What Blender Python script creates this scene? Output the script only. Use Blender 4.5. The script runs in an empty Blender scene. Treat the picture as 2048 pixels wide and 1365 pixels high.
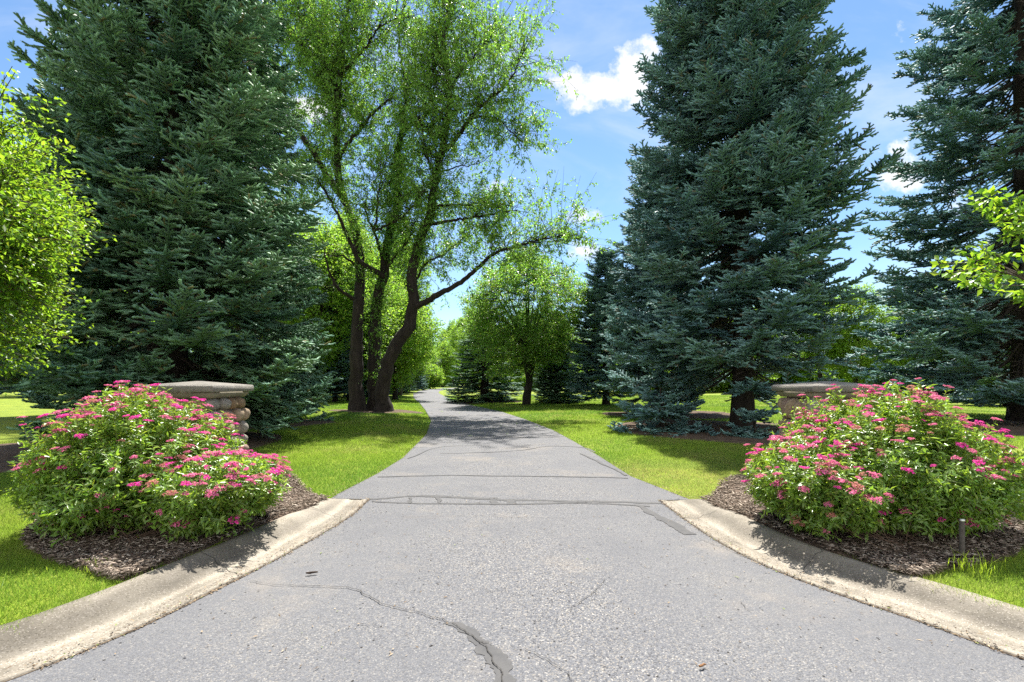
import bpy, math
import numpy as np
R = math.radians
sc = bpy.context.scene
COL = sc.collection

# ------------------------------------------------------------------ camera, sky, sun, exposure
F, HY, CH = 970.0, 764.0, 1.43            # focal length and horizon row (2048 wide photo), eye height
cam = bpy.data.cameras.new('camera'); camo = bpy.data.objects.new('camera', cam); COL.objects.link(camo)
camo.location = (0, 0, CH); camo.rotation_euler = (R(90), 0, 0)
cam.sensor_width = 36; cam.lens = F / 2048 * 36; cam.shift_y = (HY - 682.5) / 2048
cam.clip_start = 0.05; cam.clip_end = 3000
sc.camera = camo
SUN_EL, SUN_AZ = R(63), R(9)
sun = bpy.data.lights.new('sun', 'SUN'); sun.energy = 4.6; sun.angle = R(0.55); sun.color = (1.0, 0.955, 0.88)
suno = bpy.data.objects.new('sun', sun); COL.objects.link(suno)
suno.rotation_euler = (math.pi / 2 - SUN_EL, 0, math.pi - SUN_AZ)
suno.location = (0, 30, 60)
sc.view_settings.view_transform = 'Standard'; sc.view_settings.look = 'None'
sc.view_settings.gamma = 1; sc.view_settings.exposure = 1.48
sc.view_settings.use_curve_mapping = False
w = bpy.data.worlds.new('World'); sc.world = w; w.use_nodes = True
def sky_world():
    nt = w.node_tree; nt.nodes.clear(); N = nt.nodes.new; L = nt.links.new
    out = N('ShaderNodeOutputWorld'); bg = N('ShaderNodeBackground'); bg.inputs[1].default_value = 0.082
    sky = N('ShaderNodeTexSky'); sky.sky_type = 'NISHITA'; sky.sun_disc = False
    sky.sun_elevation = SUN_EL; sky.sun_rotation = SUN_AZ
    sky.air_density = 1.0; sky.dust_density = 0.1; sky.ozone_density = 2.5; sky.altitude = 200
    hs = N('ShaderNodeHueSaturation'); hs.inputs['Saturation'].default_value = 1.05
    wb = N('ShaderNodeMix'); wb.data_type = 'RGBA'; wb.blend_type = 'MULTIPLY'; wb.inputs[0].default_value = 1; wb.inputs[7].default_value = (0.86, 0.90, 0.90, 1)
    L(sky.outputs[0], wb.inputs[6]); L(wb.outputs[2], hs.inputs['Color'])
    tc = N('ShaderNodeTexCoord'); sep = N('ShaderNodeSeparateXYZ'); L(tc.outputs['Generated'], sep.inputs[0])
    def m(op, a, b=None, c=None, clamp=False):
        n = N('ShaderNodeMath'); n.operation = op; n.use_clamp = clamp
        for i, v in enumerate((a, b, c)):
            if v is None: continue
            if isinstance(v, (int, float)): n.inputs[i].default_value = v
            else: L(v, n.inputs[i])
        return n.outputs[0]
    y = m('MAXIMUM', sep.outputs[1], 0.05)
    u = m('DIVIDE', sep.outputs[0], y); v = m('DIVIDE', sep.outputs[2], y)
    cv = N('ShaderNodeCombineXYZ'); L(u, cv.inputs[0]); L(v, cv.inputs[1])
    n1 = N('ShaderNodeTexNoise'); n1.inputs['Scale'].default_value = 9; n1.inputs['Detail'].default_value = 9; n1.inputs['Roughness'].default_value = 0.62
    L(cv.outputs[0], n1.inputs['Vector'])
    n2 = N('ShaderNodeTexNoise'); n2.inputs['Scale'].default_value = 4.2; n2.inputs['Detail'].default_value = 7; n2.inputs['Roughness'].default_value = 0.6
    n2.inputs['Distortion'].default_value = 0.4
    mp = N('ShaderNodeMapping'); mp.inputs['Scale'].default_value = (0.5, 1.25, 1); mp.inputs['Rotation'].default_value = (0, 0, 0.35); mp.inputs['Location'].default_value = (3.1, 1.7, 0)
    L(cv.outputs[0], mp.inputs[0]); L(mp.outputs[0], n2.inputs['Vector'])
    total = None
    for (cu, cvv, ru, rv, amp) in ((0.17, 0.60, 0.070, 0.060, 1.0), (0.245, 0.635, 0.068, 0.066, 1.0), (0.80, 0.42, 0.085, 0.06, 0.95),
                                   (0.16, 0.275, 0.045, 0.02, 0.5), (-0.42, 0.57, 0.07, 0.05, 0.85), (-0.05, 0.40, 0.05, 0.015, 0.38), (0.11, 0.335, 0.04, 0.015, 0.38)):
        du = m('DIVIDE', m('SUBTRACT', u, cu), ru); dv = m('DIVIDE', m('SUBTRACT', v, cvv), rv)
        d = m('SQRT', m('ADD', m('MULTIPLY', du, du), m('MULTIPLY', dv, dv)))
        b = m('MULTIPLY', m('SUBTRACT', 1.35, d), amp)
        b = m('MAXIMUM', b, -0.6)
        total = b if total is None else m('MAXIMUM', total, b)
    f = m('ADD', m('MULTIPLY', total, 0.55), m('MULTIPLY', m('SUBTRACT', n1.outputs[0], 0.5), 3.1))
    mr = N('ShaderNodeMapRange'); mr.interpolation_type = 'SMOOTHSTEP'
    mr.inputs[1].default_value = 0.1; mr.inputs[2].default_value = 0.62
    L(f, mr.inputs[0])
    cir = N('ShaderNodeMapRange'); cir.interpolation_type = 'SMOOTHSTEP'
    cir.inputs[1].default_value = 0.42; cir.inputs[2].default_value = 0.85; cir.inputs[4].default_value = 0.42
    L(n2.outputs[0], cir.inputs[0])
    # unseen bright cumulus added behind the photographer as fill for shaded sides
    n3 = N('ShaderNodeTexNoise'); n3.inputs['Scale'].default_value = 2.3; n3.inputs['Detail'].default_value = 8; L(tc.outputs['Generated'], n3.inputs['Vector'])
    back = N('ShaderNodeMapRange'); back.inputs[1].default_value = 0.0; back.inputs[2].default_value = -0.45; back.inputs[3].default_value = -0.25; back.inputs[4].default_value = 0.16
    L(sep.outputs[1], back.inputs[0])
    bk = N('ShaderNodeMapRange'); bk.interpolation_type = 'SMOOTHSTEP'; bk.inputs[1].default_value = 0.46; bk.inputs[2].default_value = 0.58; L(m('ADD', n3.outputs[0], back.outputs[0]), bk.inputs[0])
    cmb = m('MAXIMUM', mr.outputs[0], cir.outputs[0], clamp=True)
    mix = N('ShaderNodeMix'); mix.data_type = 'RGBA'
    L(cmb, mix.inputs[0]); L(hs.outputs[0], mix.inputs[6]); mix.inputs[7].default_value = (4.9, 5.0, 5.15, 1)
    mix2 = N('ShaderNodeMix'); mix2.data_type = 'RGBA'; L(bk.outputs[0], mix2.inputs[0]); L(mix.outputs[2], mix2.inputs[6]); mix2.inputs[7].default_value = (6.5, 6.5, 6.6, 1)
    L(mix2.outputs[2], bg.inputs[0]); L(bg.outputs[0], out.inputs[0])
sky_world()
sc.cycles.max_bounces = 8; sc.cycles.diffuse_bounces = 5; sc.cycles.glossy_bounces = 2
sc.cycles.transmission_bounces = 4; sc.cycles.transparent_max_bounces = 6
sc.cycles.use_adaptive_sampling = True; sc.cycles.adaptive_threshold = 0.012
sc.cycles.use_denoising = False
try:
    sc.cycles.denoiser = 'OPENIMAGEDENOISE'; sc.cycles.denoising_prefilter = 'ACCURATE'
    sc.cycles.denoising_input_passes = 'RGB_ALBEDO_NORMAL'
except Exception: pass

def G(px, py):                              # a pixel on level ground -> (x, y)
    Y = F * CH / (py - HY); return ((px - 1024) * Y / F, Y)
def P(px, py, Y):                           # a pixel at a known distance -> (x, y, z)
    return ((px - 1024) * Y / F, Y, CH - (py - HY) * Y / F)

# ------------------------------------------------------------------ object helpers
def empty(name, label, cat, loc=(0, 0, 0), group=None, rz=0.0):
    o = bpy.data.objects.new(name, None); COL.objects.link(o); o.empty_display_size = 0.3
    o.location = loc; o.rotation_euler = (0, 0, rz); o['label'] = label; o['category'] = cat
    if group: o['group'] = group
    return o
class MB:
    """collects vertices, faces and vertex colours; build() links ONE mesh object"""
    def __init__(self): self.v = []; self.t = []; self.q = []; self.c = []; self.n = 0
    def add(self, v, tris=None, quads=None, col=None):
        v = np.asarray(v, np.float32).reshape(-1, 3)
        if tris is not None and len(tris): self.t.append(np.asarray(tris, np.int64).reshape(-1, 3) + self.n)
        if quads is not None and len(quads): self.q.append(np.asarray(quads, np.int64).reshape(-1, 4) + self.n)
        if col is None: col = np.ones((len(v), 3), np.float32)
        col = np.asarray(col, np.float32)
        if col.ndim == 1: col = np.tile(col, (len(v), 1))
        self.c.append(col); self.v.append(v); self.n += len(v)
    def mesh(self, name, mat, smooth=False):
        me = bpy.data.meshes.new(name)
        v = np.concatenate(self.v) if self.v else np.zeros((0, 3), np.float32)
        t = np.concatenate(self.t) if self.t else np.zeros((0, 3), np.int64)
        q = np.concatenate(self.q) if self.q else np.zeros((0, 4), np.int64)
        me.vertices.add(len(v)); me.vertices.foreach_set('co', v.ravel())
        nl = len(t) * 3 + len(q) * 4
        me.loops.add(nl); me.loops.foreach_set('vertex_index', np.concatenate([t.ravel(), q.ravel()]).astype(np.int32))
        me.polygons.add(len(t) + len(q))
        ls = np.concatenate([np.arange(len(t)) * 3, len(t) * 3 + np.arange(len(q)) * 4]).astype(np.int32)
        me.polygons.foreach_set('loop_start', ls)
        if smooth: me.polygons.foreach_set('use_smooth', np.ones(len(ls), bool))
        me.update(calc_edges=True)
        ca = me.color_attributes.new('col', 'BYTE_COLOR', 'POINT')
        c = np.concatenate(self.c); c = np.concatenate([np.clip(c, 0, 1), np.ones((len(c), 1), np.float32)], 1)
        ca.data.foreach_set('color', c.ravel().astype(np.float32))
        me.materials.append(mat)
        return me
    def build(self, name, mat, parent=None, smooth=False):
        o = bpy.data.objects.new(name, self.mesh(name, mat, smooth)); COL.objects.link(o)
        if parent is not None: o.parent = parent
        return o
def norm(a):
    a = np.asarray(a, np.float64); return a / np.maximum(np.linalg.norm(a, axis=-1, keepdims=True), 1e-9)
def tube(mb, pts, rad, ns=8, col=None, cap=True, rough=0.0, rng=None):
    pts = np.asarray(pts, float); rad = np.broadcast_to(np.asarray(rad, float), (len(pts),))
    T = norm(np.gradient(pts, axis=0)); ref = np.array([0.0, 0, 1.0]) if abs(T[0, 2]) < 0.9 else np.array([1.0, 0, 0])
    U = norm(np.cross(T, ref)); V = np.cross(T, U)
    a = np.arange(ns) * 2 * np.pi / ns
    ring = U[:, None, :] * np.cos(a)[None, :, None] + V[:, None, :] * np.sin(a)[None, :, None]
    rr = rad[:, None, None] * (1 + (rng.normal(0, rough, (len(pts), ns, 1)) if rough and rng is not None else 0))
    v = (pts[:, None, :] + ring * rr).reshape(-1, 3)
    k = len(pts); i = np.arange(k - 1)[:, None] * ns; j = np.arange(ns)[None, :]; j2 = (j + 1) % ns
    q = np.stack([i + j, i + j2, i + ns + j2, i + ns + j], -1).reshape(-1, 4)
    tr = [] 
    if cap:
        v = np.concatenate([v, pts[-1:]]); e = (k - 1) * ns
        tr = [[e + s, e + (s + 1) % ns, len(v) - 1] for s in range(ns)]
    mb.add(v, tr, q, col)
def prisms(mb, p0, p1, r0, r1, col=None):    # many three-sided twigs at once
    p0 = np.asarray(p0, float); p1 = np.asarray(p1, float); n = len(p0)
    if n == 0: return
    T = norm(p1 - p0); ref = np.where(np.abs(T[:, 2:3]) < 0.9, [[0, 0, 1.0]], [[1.0, 0, 0]])
    U = norm(np.cross(T, ref)); V = np.cross(T, U)
    r0 = np.broadcast_to(r0, (n,))[:, None]; r1 = np.broadcast_to(r1, (n,))[:, None]
    vs = []
    for k in range(3):
        d = U * math.cos(k * 2.0944) + V * math.sin(k * 2.0944); vs += [p0 + d * r0, p1 + d * r1]
    v = np.stack(vs, 1).reshape(-1, 3); b = np.arange(n)[:, None] * 6
    q = np.stack([np.concatenate([b + 2 * k, b + (2 * k + 2) % 6, b + (2 * k + 3) % 6, b + 2 * k + 1], 1) for k in range(3)], 1).reshape(-1, 4)
    c = None if col is None else np.repeat(np.broadcast_to(col, (n, 3)), 6, 0)
    mb.add(v, None, q, c)
def leaves(mb, p, d, nrm, ln, wd, col, droop=0.15, fold=0.12):
    d = norm(d); nrm = norm(nrm - d * np.sum(nrm * d, -1, keepdims=True)); s = np.cross(d, nrm)
    n = len(p); ln = np.broadcast_to(ln, (n,))[:, None]; wd = np.broadcast_to(wd, (n,))[:, None]
    a = p; m = p + d * ln * 0.45; b = p + d * ln - nrm * ln * droop
    l = m + s * wd * 0.5 + nrm * wd * fold; r = m - s * wd * 0.5 + nrm * wd * fold
    v = np.stack([a, l, b, r], 1).reshape(-1, 3); i = np.arange(n)[:, None] * 4
    t = np.concatenate([i + [[0, 2, 1]], i + [[0, 3, 2]]], 1).reshape(-1, 3)
    mb.add(v, t, None, np.repeat(np.broadcast_to(col, (n, 3)), 4, 0))
def smooth_line(pts, n):
    pts = np.asarray(pts, float); k = len(pts)
    t = np.concatenate([[0], np.cumsum(np.linalg.norm(np.diff(pts, axis=0), axis=1))]); tt = np.linspace(0, t[-1], n)
    m = np.gradient(pts, t, axis=0)
    i = np.clip(np.searchsorted(t, tt, side='right') - 1, 0, k - 2); h = (t[i + 1] - t[i])[:, None]; s = ((tt - t[i])[:, None]) / h
    return ((2 * s**3 - 3 * s**2 + 1) * pts[i] + (s**3 - 2 * s**2 + s) * h * m[i] + (-2 * s**3 + 3 * s**2) * pts[i + 1] + (s**3 - s**2) * h * m[i + 1])
def sstep(x, a, b):
    t = np.clip((np.asarray(x, float) - a) / (b - a), 0, 1); return t * t * (3 - 2 * t)
def copy_tree(src, name, label, loc, rz, scale, group=None):
    r = src.copy(); COL.objects.link(r); r.name = name; r.location = loc; r.rotation_euler = (0, 0, rz); r.scale = scale; r['label'] = label
    if 'group' in r: del r['group']
    if group: r['group'] = group
    for ch in list(src.children):
        c = ch.copy(); COL.objects.link(c); c.parent = r
    return r

# ------------------------------------------------------------------ materials
def newmat(name):
    m = bpy.data.materials.new(name); m.use_nodes = True; nt = m.node_tree; nt.nodes.clear()
    out = nt.nodes.new('ShaderNodeOutputMaterial'); return m, nt, nt.nodes.new, nt.links.new, out
def leaf_mat(name, base, trans=0.4, tcol=None, rough=0.45, spec=0.4):
    m, nt, N, L, out = newmat(name)
    at = N('ShaderNodeVertexColor'); at.layer_name = 'col'
    def mul(c):
        x = N('ShaderNodeMix'); x.data_type = 'RGBA'; x.blend_type = 'MULTIPLY'; x.inputs[0].default_value = 1
        L(at.outputs[0], x.inputs[6]); x.inputs[7].default_value = (*c, 1); return x.outputs[2]
    b = N('ShaderNodeBsdfPrincipled'); L(mul(base), b.inputs['Base Color']); b.inputs['Roughness'].default_value = rough
    b.inputs['Specular IOR Level'].default_value = spec
    if trans <= 0: L(b.outputs[0], out.inputs[0]); return m
    t = N('ShaderNodeBsdfTranslucent'); L(mul(tcol or base), t.inputs[0])
    mx = N('ShaderNodeMixShader'); mx.inputs[0].default_value = trans
    L(b.outputs[0], mx.inputs[1]); L(t.outputs[0], mx.inputs[2]); L(mx.outputs[0], out.inputs[0]); return m
def noise_mat(name, stops, scale=3.0, detail=6, rough=0.85, bump=0.3, bscale=60, bdist=0.01, speck=None, stretch=None, rgh=0.6, vor=None, attr=False):
    m, nt, N, L, out = newmat(name)
    tc = N('ShaderNodeTexCoord'); vec = tc.outputs['Object']
    if stretch:
        mp = N('ShaderNodeMapping'); mp.inputs['Scale'].default_value = stretch; L(vec, mp.inputs[0]); vec = mp.outputs[0]
    n = N('ShaderNodeTexNoise'); n.inputs['Scale'].default_value = scale; n.inputs['Detail'].default_value = detail; n.inputs['Roughness'].default_value = rgh
    L(vec, n.inputs['Vector'])
    cr = N('ShaderNodeValToRGB'); el = cr.color_ramp.elements
    while len(el) < len(stops): el.new(0.5)
    for e, (p, c) in zip(el, stops): e.position = p; e.color = (*c, 1)
    L(n.outputs[0], cr.inputs[0]); colr = cr.outputs[0]
    b = N('ShaderNodeBsdfPrincipled'); b.inputs['Roughness'].default_value = rough; b.inputs['Specular IOR Level'].default_value = 0.3
    bh = None
    nb = N('ShaderNodeTexNoise'); nb.inputs['Scale'].default_value = bscale; nb.inputs['Detail'].default_value = 5; L(vec, nb.inputs['Vector']); bh = nb.outputs[0]
    for sp in (speck or ()):                                   # stones: (scale, threshold, colour low, colour high, amount)
        s_, th, c1, c2, amt = sp
        v = N('ShaderNodeTexVoronoi'); v.inputs['Scale'].default_value = s_; L(tc.outputs['Object'], v.inputs['Vector'])
        sx = N('ShaderNodeSeparateColor'); L(v.outputs['Color'], sx.inputs[0])
        gt = N('ShaderNodeMath'); gt.operation = 'GREATER_THAN'; gt.inputs[1].default_value = th; L(sx.outputs[0], gt.inputs[0])
        lt = N('ShaderNodeMath'); lt.operation = 'LESS_THAN'; lt.inputs[1].default_value = 0.42; L(v.outputs['Distance'], lt.inputs[0])
        mu = N('ShaderNodeMath'); mu.operation = 'MULTIPLY'; L(gt.outputs[0], mu.inputs[0]); L(lt.outputs[0], mu.inputs[1])
        m2 = N('ShaderNodeMath'); m2.operation = 'MULTIPLY'; m2.inputs[1].default_value = amt; L(mu.outputs[0], m2.inputs[0])
        cc = N('ShaderNodeMix'); cc.data_type = 'RGBA'; L(sx.outputs[1], cc.inputs[0]); cc.inputs[6].default_value = (*c1, 1); cc.inputs[7].default_value = (*c2, 1)
        mx = N('ShaderNodeMix'); mx.data_type = 'RGBA'; L(m2.outputs[0], mx.inputs[0]); L(colr, mx.inputs[6]); L(cc.outputs[2], mx.inputs[7]); colr = mx.outputs[2]
        if vor is None: vor = v
    if attr:
        at = N('ShaderNodeVertexColor'); at.layer_name = 'col'; mx = N('ShaderNodeMix'); mx.data_type = 'RGBA'; mx.blend_type = 'MULTIPLY'; mx.inputs[0].default_value = 1; L(colr, mx.inputs[6]); L(at.outputs[0], mx.inputs[7]); colr = mx.outputs[2]
    if speck:
        ad = N('ShaderNodeMath'); ad.operation = 'SUBTRACT'; L(bh, ad.inputs[0]); L(vor.outputs['Distance'], ad.inputs[1]); bh = ad.outputs[0]
    bp = N('ShaderNodeBump'); bp.inputs['Strength'].default_value = bump; bp.inputs['Distance'].default_value = bdist
    L(bh, bp.inputs['Height']); L(bp.outputs[0], b.inputs['Normal'])
    L(colr, b.inputs['Base Color']); L(b.outputs[0], out.inputs[0]); return m
def flat_mat(name, c, rough=0.6, metal=0.0):
    m, nt, N, L, out = newmat(name); b = N('ShaderNodeBsdfPrincipled'); b.inputs['Base Color'].default_value = (*c, 1)
    b.inputs['Roughness'].default_value = rough; b.inputs['Metallic'].default_value = metal; L(b.outputs[0], out.inputs[0]); return m
def asphalt_mat():
    m, nt, N, L, out = newmat('asphalt'); tc = N('ShaderNodeTexCoord'); V = tc.outputs['Object']
    def noise(sc_, det, rg=0.6):
        n = N('ShaderNodeTexNoise'); n.inputs['Scale'].default_value = sc_; n.inputs['Detail'].default_value = det; n.inputs['Roughness'].default_value = rg; L(V, n.inputs['Vector']); return n.outputs[0]
    def ramp(src, stops, const=False):
        cr = N('ShaderNodeValToRGB'); el = cr.color_ramp.elements; cr.color_ramp.interpolation = 'CONSTANT' if const else 'LINEAR'
        while len(el) < len(stops): el.new(0.5)
        for e, (p, c) in zip(el, stops): e.position = p; e.color = (*c, 1)
        L(src, cr.inputs[0]); return cr.outputs[0]
    def mix(f, a, b, mode='MIX'):
        x = N('ShaderNodeMix'); x.data_type = 'RGBA'; x.blend_type = mode
        if isinstance(f, float): x.inputs[0].default_value = f
        else: L(f, x.inputs[0])
        L(a, x.inputs[6])
        if isinstance(b, tuple): x.inputs[7].default_value = (*b, 1)
        else: L(b, x.inputs[7])
        return x.outputs[2]
    def cells(sc_):
        v = N('ShaderNodeTexVoronoi'); v.inputs['Scale'].default_value = sc_; L(V, v.inputs['Vector']); x = N('ShaderNodeSeparateColor'); L(v.outputs['Color'], x.inputs[0]); return v, x
    v1, x1 = cells(135); v2, x2 = cells(66)
    stone = ramp(x1.outputs[0], [(0.0, (0.045, 0.045, 0.05)), (0.16, (0.10, 0.103, 0.115)), (0.5, (0.135, 0.138, 0.150)), (0.72, (0.19, 0.185, 0.18)), (0.88, (0.245, 0.22, 0.185)), (0.96, (0.36, 0.34, 0.31))], True)
    big = ramp(x2.outputs[1], [(0.0, (0.12, 0.12, 0.13)), (0.4, (0.18, 0.172, 0.165)), (0.8, (0.28, 0.255, 0.225))])
    gt = N('ShaderNodeMath'); gt.operation = 'GREATER_THAN'; gt.inputs[1].default_value = 0.80; L(x2.outputs[0], gt.inputs[0])
    lt = N('ShaderNodeMath'); lt.operation = 'LESS_THAN'; lt.inputs[1].default_value = 0.36; L(v2.outputs['Distance'], lt.inputs[0])
    mu = N('ShaderNodeMath'); mu.operation = 'MULTIPLY'; L(gt.outputs[0], mu.inputs[0]); L(lt.outputs[0], mu.inputs[1])
    stone = mix(mu.outputs[0], stone, big)
    fine = ramp(noise(0.9, 8, 0.65), [(0.3, (0.110, 0.112, 0.121)), (0.55, (0.136, 0.137, 0.143)), (0.75, (0.168, 0.163, 0.156))])
    wear = ramp(noise(0.45, 5, 0.55), [(0.40, (0.35,) * 3), (0.62, (1,) * 3)])
    sx = N('ShaderNodeSeparateXYZ'); L(V, sx.inputs[0]); ab = N('ShaderNodeMath'); ab.operation = 'ABSOLUTE'; L(sx.outputs[0], ab.inputs[0])
    lane = N('ShaderNodeMapRange'); lane.interpolation_type = 'SMOOTHSTEP'; lane.inputs[1].default_value = 0.35; lane.inputs[2].default_value = 1.35; lane.inputs[3].default_value = 1.0; lane.inputs[4].default_value = 0.65; L(ab.outputs[0], lane.inputs[0])
    wl = N('ShaderNodeMath'); wl.operation = 'MULTIPLY'; L(wear, wl.inputs[0]); L(lane.outputs[0], wl.inputs[1])     # the middle has lost its fines, the sides are smoother
    col = mix(wl.outputs[0], fine, stone)
    tan = ramp(noise(0.75, 8, 0.7), [(0.54, (0, 0, 0)), (0.78, (0.8,) * 3)]); tm = mix(1.0, tan, noise(55, 4), 'MULTIPLY')
    col = mix(tm, col, (0.36, 0.30, 0.225))
    v3, x3 = cells(21); g3 = N('ShaderNodeMath'); g3.operation = 'GREATER_THAN'; g3.inputs[1].default_value = 0.78; L(x3.outputs[0], g3.inputs[0])
    l3 = N('ShaderNodeMath'); l3.operation = 'LESS_THAN'; l3.inputs[1].default_value = 0.15; L(v3.outputs['Distance'], l3.inputs[0])
    pit = N('ShaderNodeMath'); pit.operation = 'MULTIPLY'; L(g3.outputs[0], pit.inputs[0]); L(l3.outputs[0], pit.inputs[1]); col = mix(pit.outputs[0], col, (0.022, 0.02, 0.019))
    b = N('ShaderNodeBsdfPrincipled'); b.inputs['Roughness'].default_value = 0.85; b.inputs['Specular IOR Level'].default_value = 0.3; L(col, b.inputs['Base Color'])
    h = N('ShaderNodeMath'); h.operation = 'SUBTRACT'; L(x1.outputs[1], h.inputs[0]); L(v1.outputs['Distance'], h.inputs[1])
    bp = N('ShaderNodeBump'); bp.inputs['Strength'].default_value = 0.7; bp.inputs['Distance'].default_value = 0.005; L(h.outputs[0], bp.inputs['Height']); L(bp.outputs[0], b.inputs['Normal'])
    L(b.outputs[0], out.inputs[0]); return m
M_asphalt = asphalt_mat()
M_seal = noise_mat('tar_seal', [(0.3, (0.052, 0.052, 0.055)), (0.7, (0.078, 0.076, 0.075))], scale=12, bump=0.3, rough=0.7)
M_crack = flat_mat('crack', (0.04, 0.037, 0.034), 0.95)
M_gap = noise_mat('dirt_filled_gap', [(0.35, (0.035, 0.026, 0.018)), (0.65, (0.13, 0.10, 0.07))], scale=12, bump=0.5)
M_conc = noise_mat('concrete', [(0.3, (0.17, 0.153, 0.126)), (0.44, (0.26, 0.236, 0.196)), (0.56, (0.33, 0.30, 0.25)), (0.72, (0.38, 0.35, 0.30))], scale=2.6, detail=10, bump=0.6, bscale=190, bdist=0.004,
                   speck=[(80, 0.62, (0.13, 0.115, 0.09), (0.27, 0.235, 0.18), 0.7), (120, 0.72, (0.48, 0.45, 0.40), (0.62, 0.57, 0.5), 0.75)], rgh=0.68, attr=True)
M_cap = noise_mat('exposed_aggregate', [(0.3, (0.17, 0.16, 0.142)), (0.7, (0.27, 0.255, 0.225))], scale=5, bump=1.0, bscale=120, bdist=0.008,
                  speck=[(85, 0.4, (0.06, 0.055, 0.05), (0.34, 0.30, 0.25), 0.8), (140, 0.6, (0.03, 0.028, 0.025), (0.13, 0.11, 0.09), 0.7)])
M_mould = noise_mat('cast_concrete', [(0.3, (0.16, 0.14, 0.105)), (0.7, (0.26, 0.235, 0.18))], scale=6, bump=0.4, bscale=80)
M_mortar = noise_mat('mortar', [(0.3, (0.14, 0.12, 0.10)), (0.7, (0.2, 0.18, 0.15))], scale=14, bump=0.8, bscale=50)
M_stone = [noise_mat('cobble_%s' % n, st, scale=14, detail=8, bump=0.8, bscale=70, bdist=0.012, speck=[(150, 0.62, (c * 0.55 for c in st[0][1]), st[-1][1], 0.5)] and
           [(150, 0.62, tuple(c * 0.6 for c in st[0][1]), tuple(min(1, c * 1.25) for c in st[-1][1]), 0.55)])
           for n, st in (('tan', [(0.3, (0.30, 0.22, 0.145)), (0.7, (0.42, 0.32, 0.22))]), ('grey', [(0.3, (0.24, 0.215, 0.18)), (0.7, (0.36, 0.325, 0.275))]),
                         ('pink', [(0.3, (0.26, 0.17, 0.13)), (0.7, (0.40, 0.29, 0.23))]), ('brown', [(0.3, (0.20, 0.135, 0.075)), (0.7, (0.32, 0.22, 0.13))]))]
M_mulch = noise_mat('mulch', [(0.3, (0.035, 0.024, 0.018)), (0.52, (0.10, 0.070, 0.050)), (0.72, (0.19, 0.14, 0.105))], scale=30, detail=8, bump=1.0, bscale=45, bdist=0.03, rough=0.95, stretch=(1, 0.6, 1))
M_chip = leaf_mat('wood_chip', (1, 1, 1), 0, rough=0.9, spec=0.2)
M_soil = noise_mat('needle_litter', [(0.3, (0.055, 0.036, 0.024)), (0.6, (0.11, 0.075, 0.05)), (0.8, (0.17, 0.12, 0.085))], scale=6, detail=9, bump=1.0, bscale=30, bdist=0.03, rough=0.95)
M_lawn = noise_mat('turf', [(0.25, (0.09, 0.14, 0.012)), (0.45, (0.16, 0.22, 0.018)), (0.6, (0.23, 0.28, 0.024)), (0.8, (0.31, 0.29, 0.07))], scale=1.4, detail=11, bump=1.0, bscale=40, bdist=0.05, rough=0.9, rgh=0.72)
M_bark = noise_mat('bark_dark', [(0.3, (0.014, 0.011, 0.009)), (0.6, (0.036, 0.029, 0.024)), (0.8, (0.07, 0.058, 0.048))], scale=7, detail=8, bump=1.0, bscale=16, bdist=0.05, rough=0.95, stretch=(1, 1, 0.22))
M_barkg = noise_mat('bark_grey', [(0.3, (0.045, 0.035, 0.026)), (0.6, (0.095, 0.075, 0.056)), (0.8, (0.15, 0.125, 0.10))], scale=7, detail=8, bump=1.0, bscale=18, bdist=0.04, rough=0.95, stretch=(1, 1, 0.25))
M_twig = leaf_mat('twig_wood', (0.30, 0.26, 0.22), 0, rough=0.9, spec=0.2)
M_spruce = leaf_mat('spruce_needles', (0.225, 0.40, 0.41), 0.16, (0.30, 0.50, 0.28), rough=0.5, spec=0.35)
M_spruceg = leaf_mat('green_spruce_needles', (0.25, 0.43, 0.275), 0.2, (0.36, 0.58, 0.20), rough=0.5, spec=0.35)
M_leafbig = leaf_mat('willow_leaf', (0.19, 0.33, 0.07), 0.5, (0.41, 0.72, 0.08), rough=0.38, spec=0.5)
M_leafmid = leaf_mat('round_tree_leaf', (0.20, 0.34, 0.09), 0.5, (0.43, 0.74, 0.09), rough=0.35, spec=0.55)
M_leafwood = leaf_mat('wood_leaf', (0.17, 0.27, 0.05), 0.5, (0.54, 0.84, 0.08), rough=0.5, spec=0.35)
M_leafnear = leaf_mat('bright_leaf', (0.20, 0.36, 0.045), 0.5, (0.46, 0.70, 0.04), rough=0.42, spec=0.4)
M_shrub = leaf_mat('shrub_leaf', (0.255, 0.375, 0.09), 0.42, (0.50, 0.68, 0.065), rough=0.33, spec=0.6)
M_flower = leaf_mat('flower', (1, 1, 1), 0.35, (1, 1, 1), rough=0.7, spec=0.2)
M_grass = leaf_mat('grass_blade', (0.57, 0.58, 0.56), 0.5, (1.0, 1.0, 1.0), rough=0.5, spec=0.3)
M_steel = noise_mat('weathered_steel', [(0.3, (0.05, 0.042, 0.036)), (0.7, (0.11, 0.095, 0.08))], scale=30, bump=0.3, rough=0.95)
M_steel_top = flat_mat('bare_metal', (0.6, 0.6, 0.6), 0.35, 0.8)
M_dead = noise_mat('dead_leaf', [(0.3, (0.14, 0.07, 0.03)), (0.7, (0.28, 0.15, 0.07))], scale=60, bump=0.4)
M_darktwig = noise_mat('dark_wood', [(0.3, (0.02, 0.014, 0.01)), (0.7, (0.05, 0.03, 0.02))], scale=50, bump=0.4)

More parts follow.
